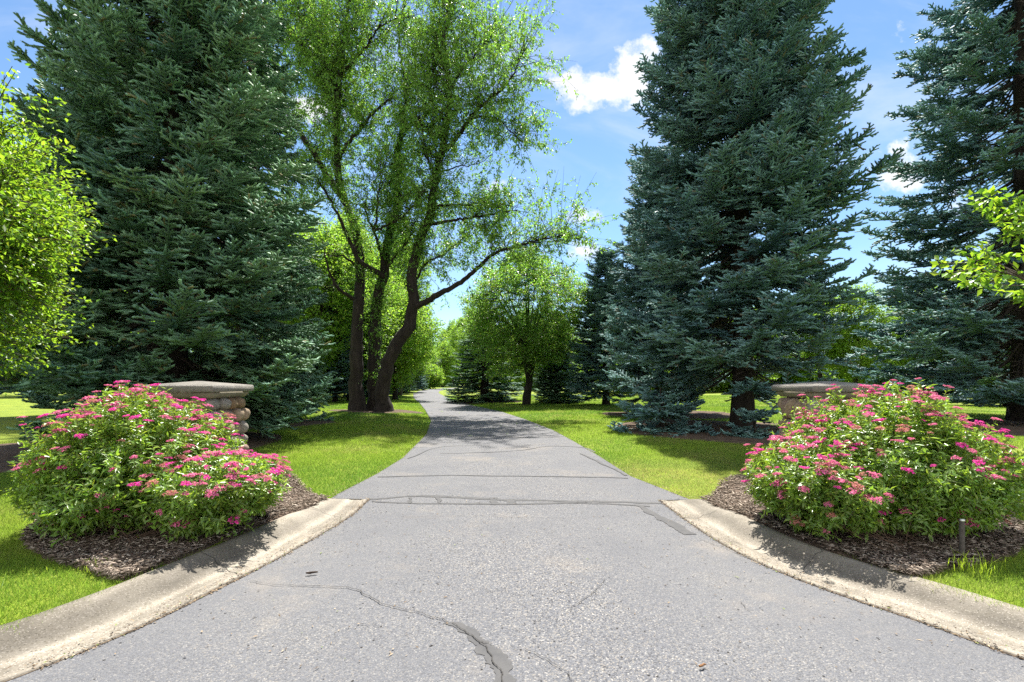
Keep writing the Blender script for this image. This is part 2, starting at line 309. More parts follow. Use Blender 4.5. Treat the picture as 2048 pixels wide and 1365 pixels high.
# ------------------------------------------------------------------ driveway edges, kerb lines and the lie of the land
KL = np.array([(-40, 1.05), (-12, 1.08), (-6.5, 1.12), (-4.5, 1.22), (-3.4, 1.45), (-2.8, 1.85), (-2.38, 2.37), (-2.26, 2.59), (-2.15, 2.88), (-2.04, 3.35), (-1.92, 3.8), (-1.80, 4.5), (-1.72, 5.2), (-1.74, 5.9)])
KR = np.array([(40, 1.05), (12, 1.08), (6.8, 1.12), (5.0, 1.22), (3.8, 1.5), (3.1, 1.95), (2.66, 2.45), (2.46, 2.85), (2.30, 3.1), (2.12, 3.4), (1.97, 3.75), (1.85, 4.3), (1.80, 5.0), (1.78, 5.85)])
EL = np.array([(-2.22, 5.95), (-2.22, 6.19), (-2.10, 7.5), (-2.05, 9.1), (-2.18, 11.0), (-2.34, 13.3), (-3.0, 18), (-4.44, 24.8), (-6.3, 33), (-8.8, 43.3), (-12.6, 62), (-15.1, 81), (-15.8, 100), (-13.5, 118), (-6, 132)])
ER = np.array([(2.16, 5.9), (2.06, 6.3), (1.80, 7.34), (1.66, 9.57), (1.5, 11.5), (1.22, 14.3), (0.5, 18.5), (-0.48, 23.1), (-3.0, 31.5), (-5.9, 44), (-9.4, 62), (-11.6, 78), (-12.0, 95), (-9.5, 110), (-3, 124)])
xl = lambda y: np.where(y < 5.93, np.interp(y, KL[4:, 1], KL[4:, 0]), np.interp(y, EL[:13, 1], EL[:13, 0]))
xr = lambda y: np.where(y < 5.88, np.interp(y, KR[4:, 1], KR[4:, 0]), np.interp(y, ER[:13, 1], ER[:13, 0]))
def road_d(x, y): return np.maximum(xl(y) - x, x - xr(y))
def land(x, y):
    x = np.asarray(x, float); y = np.asarray(y, float); d = road_d(x, y)
    zk = -0.06 + 0.132 * sstep(d, 0.30, 0.52)
    zr = -0.035 + 0.075 * sstep(d, 0.1, 1.4)
    wgt = sstep(y, 4.7, 6.1); z = zk * (1 - wgt) + zr * wgt
    z = z + sstep(d, 1.5, 5) * (0.05 * np.sin(x * 0.7 + 1.0) * np.cos(y * 0.55) + 0.03 * np.sin(y * 1.3 + x))
    z = np.where(y < 1.4, -0.06 - 0 * z, z)
    return z
def grid(name, xs, ys, mat, zf, kind='structure'):
    X, Y = np.meshgrid(xs, ys); Z = zf(X, Y); mb = MB(); nx = len(xs)
    i = (np.arange(len(ys) - 1)[:, None] * nx + np.arange(nx - 1)[None, :]).ravel()
    mb.add(np.stack([X.ravel(), Y.ravel(), Z.ravel()], 1), None, np.stack([i, i + 1, i + nx + 1, i + nx], 1))
    o = mb.build(name, mat, smooth=True); o['kind'] = kind; return o
gx = np.concatenate([-np.geomspace(9, 900, 40)[::-1], np.arange(-8.9, 9, 0.1), np.geomspace(9, 900, 40)])
gy = np.concatenate([[-200, -60, -20, -8, 0, 1.0], np.arange(1.3, 9, 0.1), np.arange(9, 30, 0.3), np.geomspace(30, 1200, 60)])
grid('lawn', gx, gy, M_lawn, land)

def driveway():
    mb = MB(); L = np.concatenate([KL, EL]); Rr = np.concatenate([KR, ER]); n = len(L); k = 13
    s = np.linspace(0, 1, k)[None, :, None]
    rows = L[:, None, :] * (1 - s) + Rr[:, None, :] * s
    crown = 0.0 * s * np.ones((n, 1, 1))
    v = np.concatenate([rows, crown], -1).reshape(-1, 3)
    i = (np.arange(n - 1)[:, None] * k + np.arange(k - 1)[None, :]).ravel()
    q = np.stack([i, i + 1, i + k + 1, i + k], 1); mb.add(v, None, q)
    for E in (EL, ER[::-1]):                                    # edge of the asphalt
        a = np.concatenate([E, np.zeros((len(E), 1))], 1); b = a - [0, 0, 0.1]; m = len(E); j = np.arange(m - 1)
        mb.add(np.concatenate([a, b]), None, np.stack([j, j + 1, j + 1 + m, j + m], 1))
    mb.add([(-40, -9, 0), (40, -9, 0), (40, 1.05, 0), (-40, 1.05, 0)], None, [[0, 1, 2, 3]])
    o = mb.build('driveway', M_asphalt); o['kind'] = 'structure'; return o
drive = driveway()
def ribbon(name, px, width, mat, z, seed, wob=0.012, n=None):
    rng = np.random.default_rng(seed); g = np.array([G(*p) for p in px])
    n = n or max(12, int(len(px) * 9)); c = smooth_line(np.concatenate([g, np.zeros((len(g), 1))], 1), n)
    T = norm(np.gradient(c, axis=0)); S = np.stack([-T[:, 1], T[:, 0], 0 * T[:, 0]], 1)
    c = c + S * (np.convolve(rng.normal(0, wob, n + 8), np.ones(5) / 2.5, 'same')[4:-4])[:, None]
    wv = np.interp(np.linspace(0, 1, n), np.linspace(0, 1, len(width)), width) * (1 + np.convolve(rng.uniform(-0.5, 0.5, n + 8), np.ones(5) / 3.6, 'same')[4:-4])
    y = c[:, 1]; zc = 0
    c[:, 2] = zc + z; a = c + S * wv[:, None] / 2; b = c - S * wv[:, None] / 2
    mb = MB(); j = np.arange(n - 1); mb.add(np.concatenate([a, b]), None, np.stack([j + n, j + n + 1, j + 1, j], 1)); return mb.build(name, mat, drive)
seal = [([(890, 1245), (920, 1252), (952, 1280), (985, 1310), (1003, 1340), (1008, 1372)], (0.03, 0.085, 0.10, 0.10)),
        ([(735, 1000), (780, 996), (850, 993), (920, 996), (1000, 1000), (1100, 1002), (1200, 1004), (1330, 1008)], (0.05, 0.09, 0.07, 0.06)),
        ([(745, 1003), (800, 1007), (900, 1008), (1030, 1009), (1150, 1007), (1250, 1010), (1300, 1014)], (0.04, 0.06, 0.06, 0.05)),
        ([(1275, 1010), (1305, 1028), (1345, 1048), (1382, 1070)], (0.07, 0.10, 0.10)),
        ([(1020, 999), (1023, 1010)], (0.14, 0.12)), ([(985, 996), (992, 1010)], (0.12, 0.12)), ([(822, 996), (820, 1008)], (0.05, 0.05)), ([(878, 995), (876, 1008)], (0.06, 0.05)),
        ([(755, 955), (880, 952), (1020, 953), (1150, 955), (1256, 957)], (0.045, 0.05, 0.045)),
        ([(880, 908), (960, 906), (1040, 902), (1105, 893), (1165, 896), (1190, 905)], (0.04, 0.04, 0.06)),
        ([(1160, 908), (1190, 920), (1225, 938), (1252, 952)], (0.06, 0.07, 0.06)),
        ([(815, 918), (900, 893), (980, 892)], (0.035, 0.03)), ([(860, 874), (960, 872), (1080, 876), (1130, 874)], (0.05, 0.05)), ([(855, 846), (930, 850), (1040, 842)], (0.05, 0.05))]
for k, (p, wd) in enumerate(seal): ribbon('crack_seal', p, tuple(x * (0.72 if k > 3 else 1) for x in wd), M_seal, 0.0030 + 0.0004 * k, 40 + k)
cracks = [([(500, 1165), (560, 1172), (640, 1175), (705, 1180), (735, 1193), (770, 1212), (830, 1225), (895, 1246)], (0.006, 0.01, 0.008)),
          ([(900, 1247), (945, 1275), (985, 1315), (1000, 1350), (1003, 1372)], (0.008, 0.012, 0.01)),
          ([(1212, 1160), (1195, 1180), (1160, 1205), (1130, 1230)], (0.005, 0.007, 0.004)), ([(1050, 1300), (1090, 1320), (1130, 1345), (1150, 1370)], (0.006, 0.005)),
          ([(960, 1285), (985, 1290)], (0.008, 0.006)), ([(1400, 1080), (1450, 1098), (1500, 1120)], (0.006, 0.006)), ([(720, 1250), (770, 1255)], (0.006, 0.004)),
          ([(1480, 1205), (1500, 1225)], (0.005, 0.005)), ([(960, 1180), (1050, 1192)], (0.003, 0.003)), ([(800, 1035), (960, 1033), (1100, 1037), (1220, 1034)], (0.004, 0.003))]
for k, (p, wd) in enumerate(cracks): ribbon('crack', p, tuple(x * 0.6 for x in wd), M_crack, 0.0098 - 0.0003 * k, 80 + k, wob=0.006, n=len(p) * 14)

def kerb(line, side, label):
    c = smooth_line(np.concatenate([line, np.zeros((len(line), 1))], 1), 160); c = c[c[:, 0] * side < 14]
    T = norm(np.gradient(c, axis=0)); S = np.stack([T[:, 1], -T[:, 0], 0 * T[:, 0]], 1) * side
    if side < 0: pass
    prof = np.array([(-0.004, -0.10), (-0.004, 0.001), (0.0, 0.004), (0.03, 0.003), (0.06, 0.001), (0.10, -0.004), (0.13, -0.005), (0.16, -0.006), (0.19, -0.004), (0.215, -0.002), (0.25, 0.006), (0.31, 0.028), (0.37, 0.056), (0.42, 0.076), (0.47, 0.087), (0.52, 0.088), (0.545, 0.076), (0.55, -0.1)])
    rng = np.random.default_rng(7); wz = 1 - 0.86 * sstep(c[:, 1], 4.7, 5.75)
    n, k = len(c), len(prof); u = prof[:, 0][None, :]; z = np.where(prof[:, 1] > 0.001, prof[:, 1][None, :] * wz[:, None] + 0.004, prof[:, 1][None, :] + 0 * wz[:, None])
    wid = 1 + 0.25 * sstep(c[:, 1], 4.6, 5.8)[:, None] * 0
    v = c[:, None, :] + S[:, None, :] * (u * wid)[..., None]; v[..., 2] = z
    v[..., 2] += rng.normal(0, 0.0012, v[..., 2].shape)
    i = (np.arange(n - 1)[:, None] * k + np.arange(k - 1)[None, :]).ravel()
    q = np.stack([i, i + 1, i + k + 1, i + k], 1)
    if side > 0: q = q[:, ::-1]
    mb = MB(); vv = v.reshape(-1, 3)
    dirt = np.interp(prof[:, 0], [0, 0.015, 0.03, 0.06, 0.10, 0.13, 0.16, 0.19, 0.215, 0.25, 0.31, 0.37, 0.42, 0.47, 0.55], [0.5, 0.72, 0.9, 0.86, 0.68, 0.74, 0.64, 0.80, 0.93, 0.70, 0.46, 0.50, 0.60, 0.72, 0.62])[None, :] * np.ones((n, 1))
    run = np.convolve(rng.normal(0, 1, n + 12), np.ones(9) / 3, 'same')[6:-6][:, None]; dirt = np.clip(dirt * (1 + 0.13 * run * (prof[:, 0] > 0.22)[None, :] + rng.normal(0, 0.05, dirt.shape)), 0.25, 1).reshape(-1, 1)
    mb.add(vv, None, q, dirt * np.array([[0.97, 0.945, 0.915]]))
    e = np.arange(k) + (n - 1) * k; mb.add(np.concatenate([vv[e], vv[e] * [1, 1, 0] - [0, 0, 0.1]]), None, [[a, a + 1, a + 1 + k, a + k] for a in range(k - 1)])
    o = mb.build('kerb', M_conc, smooth=True); o['kind'] = 'structure'
    for yj in (5.05, 3.62):                                     # a joint or crack across the kerb
        a = int(np.argmin(np.abs(c[:, 1] - yj))); pts = v[a, 2:16].copy(); pts += T[a] * rng.normal(0, 0.01, (len(pts), 1)); pts += T[a] * np.linspace(0, 0.12, len(pts))[:, None]
        pts[:, 2] += 0.003; jb = MB(); m = len(pts); j = np.arange(m - 1)
        jb.add(np.concatenate([pts, pts + T[a] * 0.0045]), None, np.stack([j, j + 1, j + 1 + m, j + m], 1)); jb.build('kerb_joint', M_crack, o)
    w0 = 0.006 + 0.006 * np.abs(np.convolve(rng.normal(0, 1, n + 6), np.ones(4) / 2, 'same')[3:-3]); a = c + S * 0.004; b = c - S * w0[:, None]; a[:, 2] = 0.0065; b[:, 2] = 0.0028
    jb = MB(); j = np.arange(n - 1); jb.add(np.concatenate([a, b]), None, np.stack([j, j + 1, j + 1 + n, j + n], 1)); jb.build('kerb_joint', M_gap, o)
    return v
kvL = kerb(KL, -1, ''); kvR = kerb(KR, 1, '')

# ------------------------------------------------------------------ beds
def bed(name, poly, mat, seed, h=0.05, n=150):
    rng = np.random.default_rng(seed); p = np.array(poly + poly[:1], float)
    c = smooth_line(np.concatenate([p, np.zeros((len(p), 1))], 1), n + 1)[:-1, :2]
    ctr = c.mean(0); c = c + norm(c - ctr) * rng.normal(0, 0.018, (n, 1))
    sc_ = np.concatenate([[1.0, 0.985, 0.96, 0.93], np.linspace(0.88, 0.04, 14)])
    V = ctr + (c - ctr)[None] * sc_[:, None, None]; X, Y = V[..., 0], V[..., 1]
    off = np.interp(1 - sc_, [0, 0.015, 0.04, 0.15, 1], [-0.03, 0.012, 0.02, h, h])[:, None]
    Z = land(X, Y) + off + rng.normal(0, 0.004, X.shape)
    k = len(sc_); i = np.arange(k - 1)[:, None] * n; j = np.arange(n)[None]; j2 = (j + 1) % n
    mb = MB(); mb.add(np.stack([X, Y, Z], -1).reshape(-1, 3), None, np.stack([i + j, i + j2, i + n + j2, i + n + j], -1).reshape(-1, 4))
    e = (k - 1) * n; mb.add(np.concatenate([np.stack([X[-1], Y[-1], Z[-1]], 1), [[*ctr, Z[-1].mean()]]]), [[a, (a + 1) % n, n] for a in range(n)])
    o = mb.build(name, mat, smooth=True); o['kind'] = 'structure'; return c
BL = [(-2.22, 5.85), (-2.24, 5.2), (-2.36, 4.5), (-2.53, 3.7), (-2.68, 3.28), (-3.0, 3.42), (-3.6, 3.72), (-4.15, 4.1), (-4.5, 4.6), (-4.7, 5.3), (-4.95, 6.5), (-4.7, 7.5), (-3.6, 7.5), (-2.9, 6.7), (-2.5, 6.15)]
BR = [(2.26, 5.8), (2.3, 5.0), (2.38, 4.4), (2.55, 3.75), (2.75, 3.35), (3.1, 3.45), (3.6, 3.62), (4.2, 3.95), (4.75, 4.5), (5.15, 5.2), (5.4, 6.4), (5.0, 7.4), (3.8, 7.4), (3.0, 6.8), (2.55, 6.2)]
bedL = bed('mulch_bed', BL, M_mulch, 1); bedR = bed('mulch_bed', BR, M_mulch, 2)
def ring(cx, cy, rx, ry, seed):
    a = np.arange(14) / 14 * 2 * np.pi; rng = np.random.default_rng(seed)
    return [(cx + rx * math.cos(t) * s, cy + ry * math.sin(t) * s) for t, s in zip(a, rng.uniform(0.93, 1.07, 14))]
RINGS = [bed('needle_bed', ring(-8.4, 10.4, 3.3, 3.1, 3), M_soil, 3, 0.03), bed('needle_bed', ring(6.6, 14.2, 3.5, 3.4, 4), M_soil, 4, 0.03), bed('needle_bed', ring(6.6, 20.5, 2.9, 2.6, 5), M_soil, 5, 0.03),
         bed('needle_bed', ring(-6.3, 22.6, 2.2, 1.4, 6), M_soil, 6, 0.03), bed('needle_bed', ring(16.5, 15, 4.2, 3.6, 8), M_soil, 8, 0.03), bed('needle_bed', ring(-1.9, 33.5, 2.6, 2.2, 9), M_soil, 9, 0.03),
         bed('needle_bed', ring(-8.6, 16.3, 2.6, 2.2, 10), M_soil, 10, 0.03)]
def inside(px, py, poly):
    poly = np.asarray(poly); r = np.zeros(px.shape, bool); n = len(poly); j = n - 1
    for i in range(n):
        xi, yi = poly[i]; xj, yj = poly[j]
        c = ((yi > py) != (yj > py)) & (px < (xj - xi) * (py - yi) / (yj - yi + 1e-12) + xi); r ^= c; j = i
    return r

def mulch_chips():
    rng = np.random.default_rng(11); mb = MB()
    for poly, n in ((bedL, 22000), (bedR, 22000)):
        lo, hi = poly.min(0), poly.max(0); x = rng.uniform(lo[0], hi[0], n * 3); y = lo[1] + (hi[1] - lo[1]) * rng.uniform(0, 1, n * 3) ** 1.5
        k = inside(x, y, poly); x, y = x[k][:n], y[k][:n]; n_ = len(x); ctr = poly.mean(0)
        z = land(x, y) + 0.045 + rng.uniform(-0.012, 0.02, n_)
        a = rng.uniform(0, 2 * np.pi, n_); d = np.stack([np.cos(a), np.sin(a), rng.normal(0, 0.22, n_)], 1); d = norm(d)
        nn = norm(np.stack([rng.normal(0, 0.35, n_), rng.normal(0, 0.35, n_), np.ones(n_)], 1)); s = norm(np.cross(d, nn)); nn = np.cross(s, d)
        l = rng.gamma(2.2, 0.008, n_)[:, None] + 0.010; wv = rng.uniform(0.003, 0.009, n_)[:, None]; c = np.stack([x, y, z], 1)
        v = np.stack([c - d * l, c + s * wv + nn * 0.003, c + d * l, c - s * wv + nn * 0.003, c - nn * 0.006], 1).reshape(-1, 3)
        i = np.arange(n_)[:, None] * 5; t = np.concatenate([i + [[0, 3, 1]], i + [[1, 3, 2]], i + [[0, 1, 4]], i + [[1, 2, 4]], i + [[2, 3, 4]], i + [[3, 0, 4]]], 1).reshape(-1, 3)
        base = np.array([[0.12, 0.088, 0.068], [0.21, 0.168, 0.138], [0.36, 0.31, 0.26], [0.055, 0.040, 0.032]])[rng.choice(4, n_, p=[0.36, 0.34, 0.18, 0.12])] * rng.uniform(0.7, 1.3, (n_, 1))
        bx = np.sign(ctr[0]) * 3.4; bl = sstep(np.hypot((x - bx) / 1.25, (y - 4.35) / 1.0), 0.85, 1.15)[:, None] * rng.uniform(0.3, 1, (n_, 1))      # paler where no shrub covers it
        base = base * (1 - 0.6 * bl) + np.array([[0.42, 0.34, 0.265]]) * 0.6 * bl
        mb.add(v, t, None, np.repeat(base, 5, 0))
    o = mb.build('mulch_chips', M_chip); o['kind'] = 'stuff'; o['label'] = 'brown shredded wood mulch under the flowering shrubs'; o['category'] = 'mulch'
mulch_chips()

def leaf_litter():
    rng = np.random.default_rng(14); mb = MB(); n = 5200
    y = np.concatenate([rng.uniform(2.4, 6, n // 2), 6 + 16 * rng.uniform(0, 1, n - n // 2) ** 1.5]); sd = rng.choice([-1, 1], n); off = rng.exponential(0.055, n) - 0.03
    far = rng.uniform(0, 1, n) < 0.16; off[far] = -rng.uniform(0, 1.8, far.sum())
    x = np.where(sd < 0, xl(y) - off, xr(y) + off); d = road_d(x, y); z = np.where(d < 0, 0.004, np.where(y < 5.9, 0.012, 0.02)); k = (y > 5.95) | (d < 0.2); x, y, z = x[k], y[k], z[k]; n = len(x)
    a = rng.uniform(0, 6.283, n); dr = np.stack([np.cos(a), np.sin(a), rng.normal(0, 0.12, n)], 1); nn = np.stack([rng.normal(0, 0.3, n), rng.normal(0, 0.3, n), np.ones(n)], 1)
    pal = np.array([[0.10, 0.07, 0.045], [0.22, 0.16, 0.10], [0.34, 0.27, 0.18], [0.16, 0.20, 0.06], [0.04, 0.03, 0.025]])[rng.choice(5, n, p=[0.3, 0.3, 0.18, 0.07, 0.15])] * rng.uniform(0.7, 1.2, (n, 1))
    leaves(mb, np.stack([x, y, z + 0.003], 1), dr, nn, rng.gamma(2, 0.006, n) + 0.008, rng.uniform(0.004, 0.011, n), pal, droop=0.05)
    o = mb.build('leaf_litter', M_chip); o['kind'] = 'stuff'; o['label'] = 'crumbs of mulch and dry leaf along the driveway edges'; o['category'] = 'litter'
leaf_litter()

def grass():
    rng = np.random.default_rng(12); mb = MB()
    beds = [bedL, bedR] + RINGS
    def patch(x0, x1, y0, y1, dens, h, wd):
        n = int((x1 - x0) * (y1 - y0) * dens); x = rng.uniform(x0, x1, n); y = rng.uniform(y0, y1, n)
        vis = (np.abs(x) < 1.09 * y + 0.4); x, y = x[vis], y[vis]
        d = road_d(x, y); thr = np.where(y < 5.9, 0.515 - 0.32 * sstep(y, 5.6, 5.95), 0.0) + rng.normal(0, 0.035, len(x)) + 0.025 * np.sin(y * 6.1) + 0.02 * np.sin(y * 17 + x); k = d > thr
        for b in beds:
            jx = x + rng.normal(0, 0.05, len(x)); jy = y + rng.normal(0, 0.05, len(x)); k &= ~inside(jx, jy, b)
        x, y = x[k], y[k]; n = len(x)
        if n == 0: return
        patchy = 0.5 + 0.5 * np.sin(x * 1.7 + 2 * np.sin(y * 0.9)) * np.cos(y * 1.3 + np.sin(x * 2.1)); fine = 0.5 + 0.5 * np.sin(x * 9.1 + y * 5.3) * np.sin(y * 7.7 - x * 3.1)
        dry = sstep(patchy * 0.6 + fine * 0.25 + rng.uniform(0, 0.5, n), 0.75, 1.15)[:, None]
        dryr = (0.8 * sstep(x, 1.0, 2.2) * sstep(9.8 - y, 0, 3.2) * sstep(4.6 - np.abs(x), 0, 1.5) * sstep(y, 5.5, 6))[:, None]      # worn turf beside the drive
        dry = np.clip(dry * 0.55 + dryr * rng.uniform(0, 1, (n, 1)), 0, 1)
        lush = sstep(np.sin(x * 0.8 + 1.3 * np.sin(y * 0.7 + 1)) * np.cos(y * 0.6 + 0.8 * np.sin(x * 0.9)) + rng.normal(0, 0.35, n), -0.6, 0.9)[:, None]
        green = np.array([[0.37, 0.54, 0.06]]) * (1 - lush) + np.array([[0.19, 0.38, 0.045]]) * lush
        col = green * (1 - dry) + np.array([[0.62, 0.50, 0.22]]) * dry
        col = col * rng.uniform(0.6, 1.15, (n, 1))
        z = land(x, y) - 0.01; hh = h * rng.uniform(0.5, 1.35, n) * (1 - 0.4 * dryr[:, 0]); a = rng.uniform(0, 2 * np.pi, n)
        lean = rng.normal(0, 0.45, (n, 2)); p = np.stack([x, y, z], 1); s = np.stack([np.cos(a), np.sin(a), 0 * a], 1) * wd * rng.uniform(0.6, 1.3, (n, 1)) / 2
        tip = p + np.stack([lean[:, 0] * hh, lean[:, 1] * hh, hh], 1)
        v = np.stack([p - s, p + s, tip], 1).reshape(-1, 3); mb.add(v, np.arange(3 * n).reshape(-1, 3), None, np.repeat(col, 3, 0))
    patch(-7, -2.5, 2.4, 6.2, 11000, 0.045, 0.005); patch(2.6, 7, 2.4, 6.2, 11000, 0.045, 0.005)
    patch(-9, -1.9, 6.0, 10, 5600, 0.047, 0.007); patch(1.5, 9, 6.0, 10, 5000, 0.047, 0.007)
    patch(-12, -1.9, 10, 16, 1900, 0.055, 0.011); patch(0.5, 14, 10, 16, 1700, 0.055, 0.011)
    patch(-12, -2, 16, 27, 900, 0.06, 0.018); patch(-3, 18, 16, 27, 700, 0.06, 0.018)
    patch(-14, 26, 27, 48, 260, 0.07, 0.035); patch(10, 30, 14, 27, 300, 0.06, 0.02)
    o = mb.build('grass', M_grass); o['kind'] = 'stuff'; o['label'] = 'mown green lawn grass beside the driveway'; o['category'] = 'grass'
grass()

# ------------------------------------------------------------------ gate pillars
def pillar(x0, x1, y0, y1, label, seed):
    rng = np.random.default_rng(seed); cx, cy = (x0 + x1) / 2, (y0 + y1) / 2; hw = (x1 - x0) / 2; g = float(land(cx, cy))
    root = empty('gate_pillar', label, 'pillar', (cx, cy, g), 'stone pillars flanking the driveway'); zt = 1.385 - g
    def loft(secs, name, mat, smooth=False):
        mb = MB(); V = []
        for h, z, b in secs:
            c = [(-h, -h + b), (-h + b, -h), (h - b, -h), (h, -h + b), (h, h - b), (h - b, h), (-h + b, h), (-h, h - b)]; V += [(a, d, z) for a, d in c]
        k = len(secs); q = [[i * 8 + j, i * 8 + (j + 1) % 8, i * 8 + 8 + (j + 1) % 8, i * 8 + 8 + j] for i in range(k - 1) for j in range(8)]
        V += [(0, 0, secs[0][1]), (0, 0, secs[-1][1])]; n = len(V)
        t = [[(j + 1) % 8, j, n - 2] for j in range(8)] + [[(k - 1) * 8 + j, (k - 1) * 8 + (j + 1) % 8, n - 1] for j in range(8)]
        mb.add(V, t, q); return mb.build(name, mat, root, smooth)
    loft([(hw - 0.01, zt - 0.085, 0.01), (hw, zt - 0.078, 0.012), (hw, zt - 0.012, 0.012), (hw - 0.012, zt, 0.012), (0.02, zt + 0.055, 0.004)], 'cap', M_cap)
    loft([(hw - 0.09, zt - 0.165, 0.006), (hw - 0.075, zt - 0.15, 0.006), (hw - 0.05, zt - 0.12, 0.006), (hw - 0.045, zt - 0.087, 0.006)], 'cap_moulding', M_mould)
    core = hw - 0.13; loft([(core, -0.1, 0.03), (core, zt - 0.166, 0.03)], 'mortar_core', M_mortar)
    # rounded field stones laid round the core
    import bmesh
    bm = bmesh.new(); bmesh.ops.create_icosphere(bm, subdivisions=3, radius=1.0)
    ico = np.array([v.co[:] for v in bm.verts]); tri = np.array([[v.index for v in f.verts] for f in bm.faces]); bm.free()
    top = zt - 0.17
    for face in range(4):
        z = 0.0; row = 0
        while z < top - 0.06:
            h = min(rng.uniform(0.13, 0.25), top - z); 
            if top - z - h < 0.1: h = top - z
            u = -core - 0.05 + (0.09 if row % 2 else 0) * rng.uniform(0, 1)
            while u < core + 0.02:
                wv = rng.uniform(0.12, 0.27); wv = min(wv, core + 0.09 - u) if core + 0.09 - u > 0.14 else core + 0.09 - u
                if wv < 0.1: break
                uc, zc = u + wv / 2, z + h / 2; ex = core + rng.uniform(-0.02, 0.03)
                rad = np.array([wv / 2 * 1.03, rng.uniform(0.085, 0.13), h / 2 * 1.03])
                ph = rng.uniform(0, 6, 6); s = 1 + 0.025 * np.sin(ico[:, :1] * 9 + ph[3]) * np.sin(ico[:, 2:] * 8 + ph[4]) + 0.08 * np.sin(ico[:, :1] * 3 + ph[0]) * np.cos(ico[:, 1:2] * 2.5 + ph[1]) + 0.05 * np.sin(ico[:, 2:] * 3.5 + ph[2] + ico[:, :1] * 2)
                v = ico * s; v = np.sign(v) * np.abs(v) ** 0.9 * rad
                t = rng.normal(0, 0.16); v = np.stack([v[:, 0] * math.cos(t) - v[:, 2] * math.sin(t), v[:, 1], v[:, 0] * math.sin(t) + v[:, 2] * math.cos(t)], 1)
                c = np.stack([v[:, 0] + uc, v[:, 1] - ex, v[:, 2] + zc], 1)
                a = face * math.pi / 2; c = np.stack([c[:, 0] * math.cos(a) - c[:, 1] * math.sin(a), c[:, 0] * math.sin(a) + c[:, 1] * math.cos(a), c[:, 2]], 1)
                mb = MB(); mb.add(c, tri); mb.build('cobblestone', M_stone[rng.choice(4, p=[0.4, 0.3, 0.2, 0.1])], root, True)
                u += wv
            z += h; row += 1
pillar(-4.66, -3.70, 6.0, 6.96, 'cobblestone gate pillar behind the pink shrub left of the driveway', 21)
pillar(3.72, 4.68, 6.0, 6.96, 'cobblestone gate pillar behind the pink shrub right of the driveway', 22)

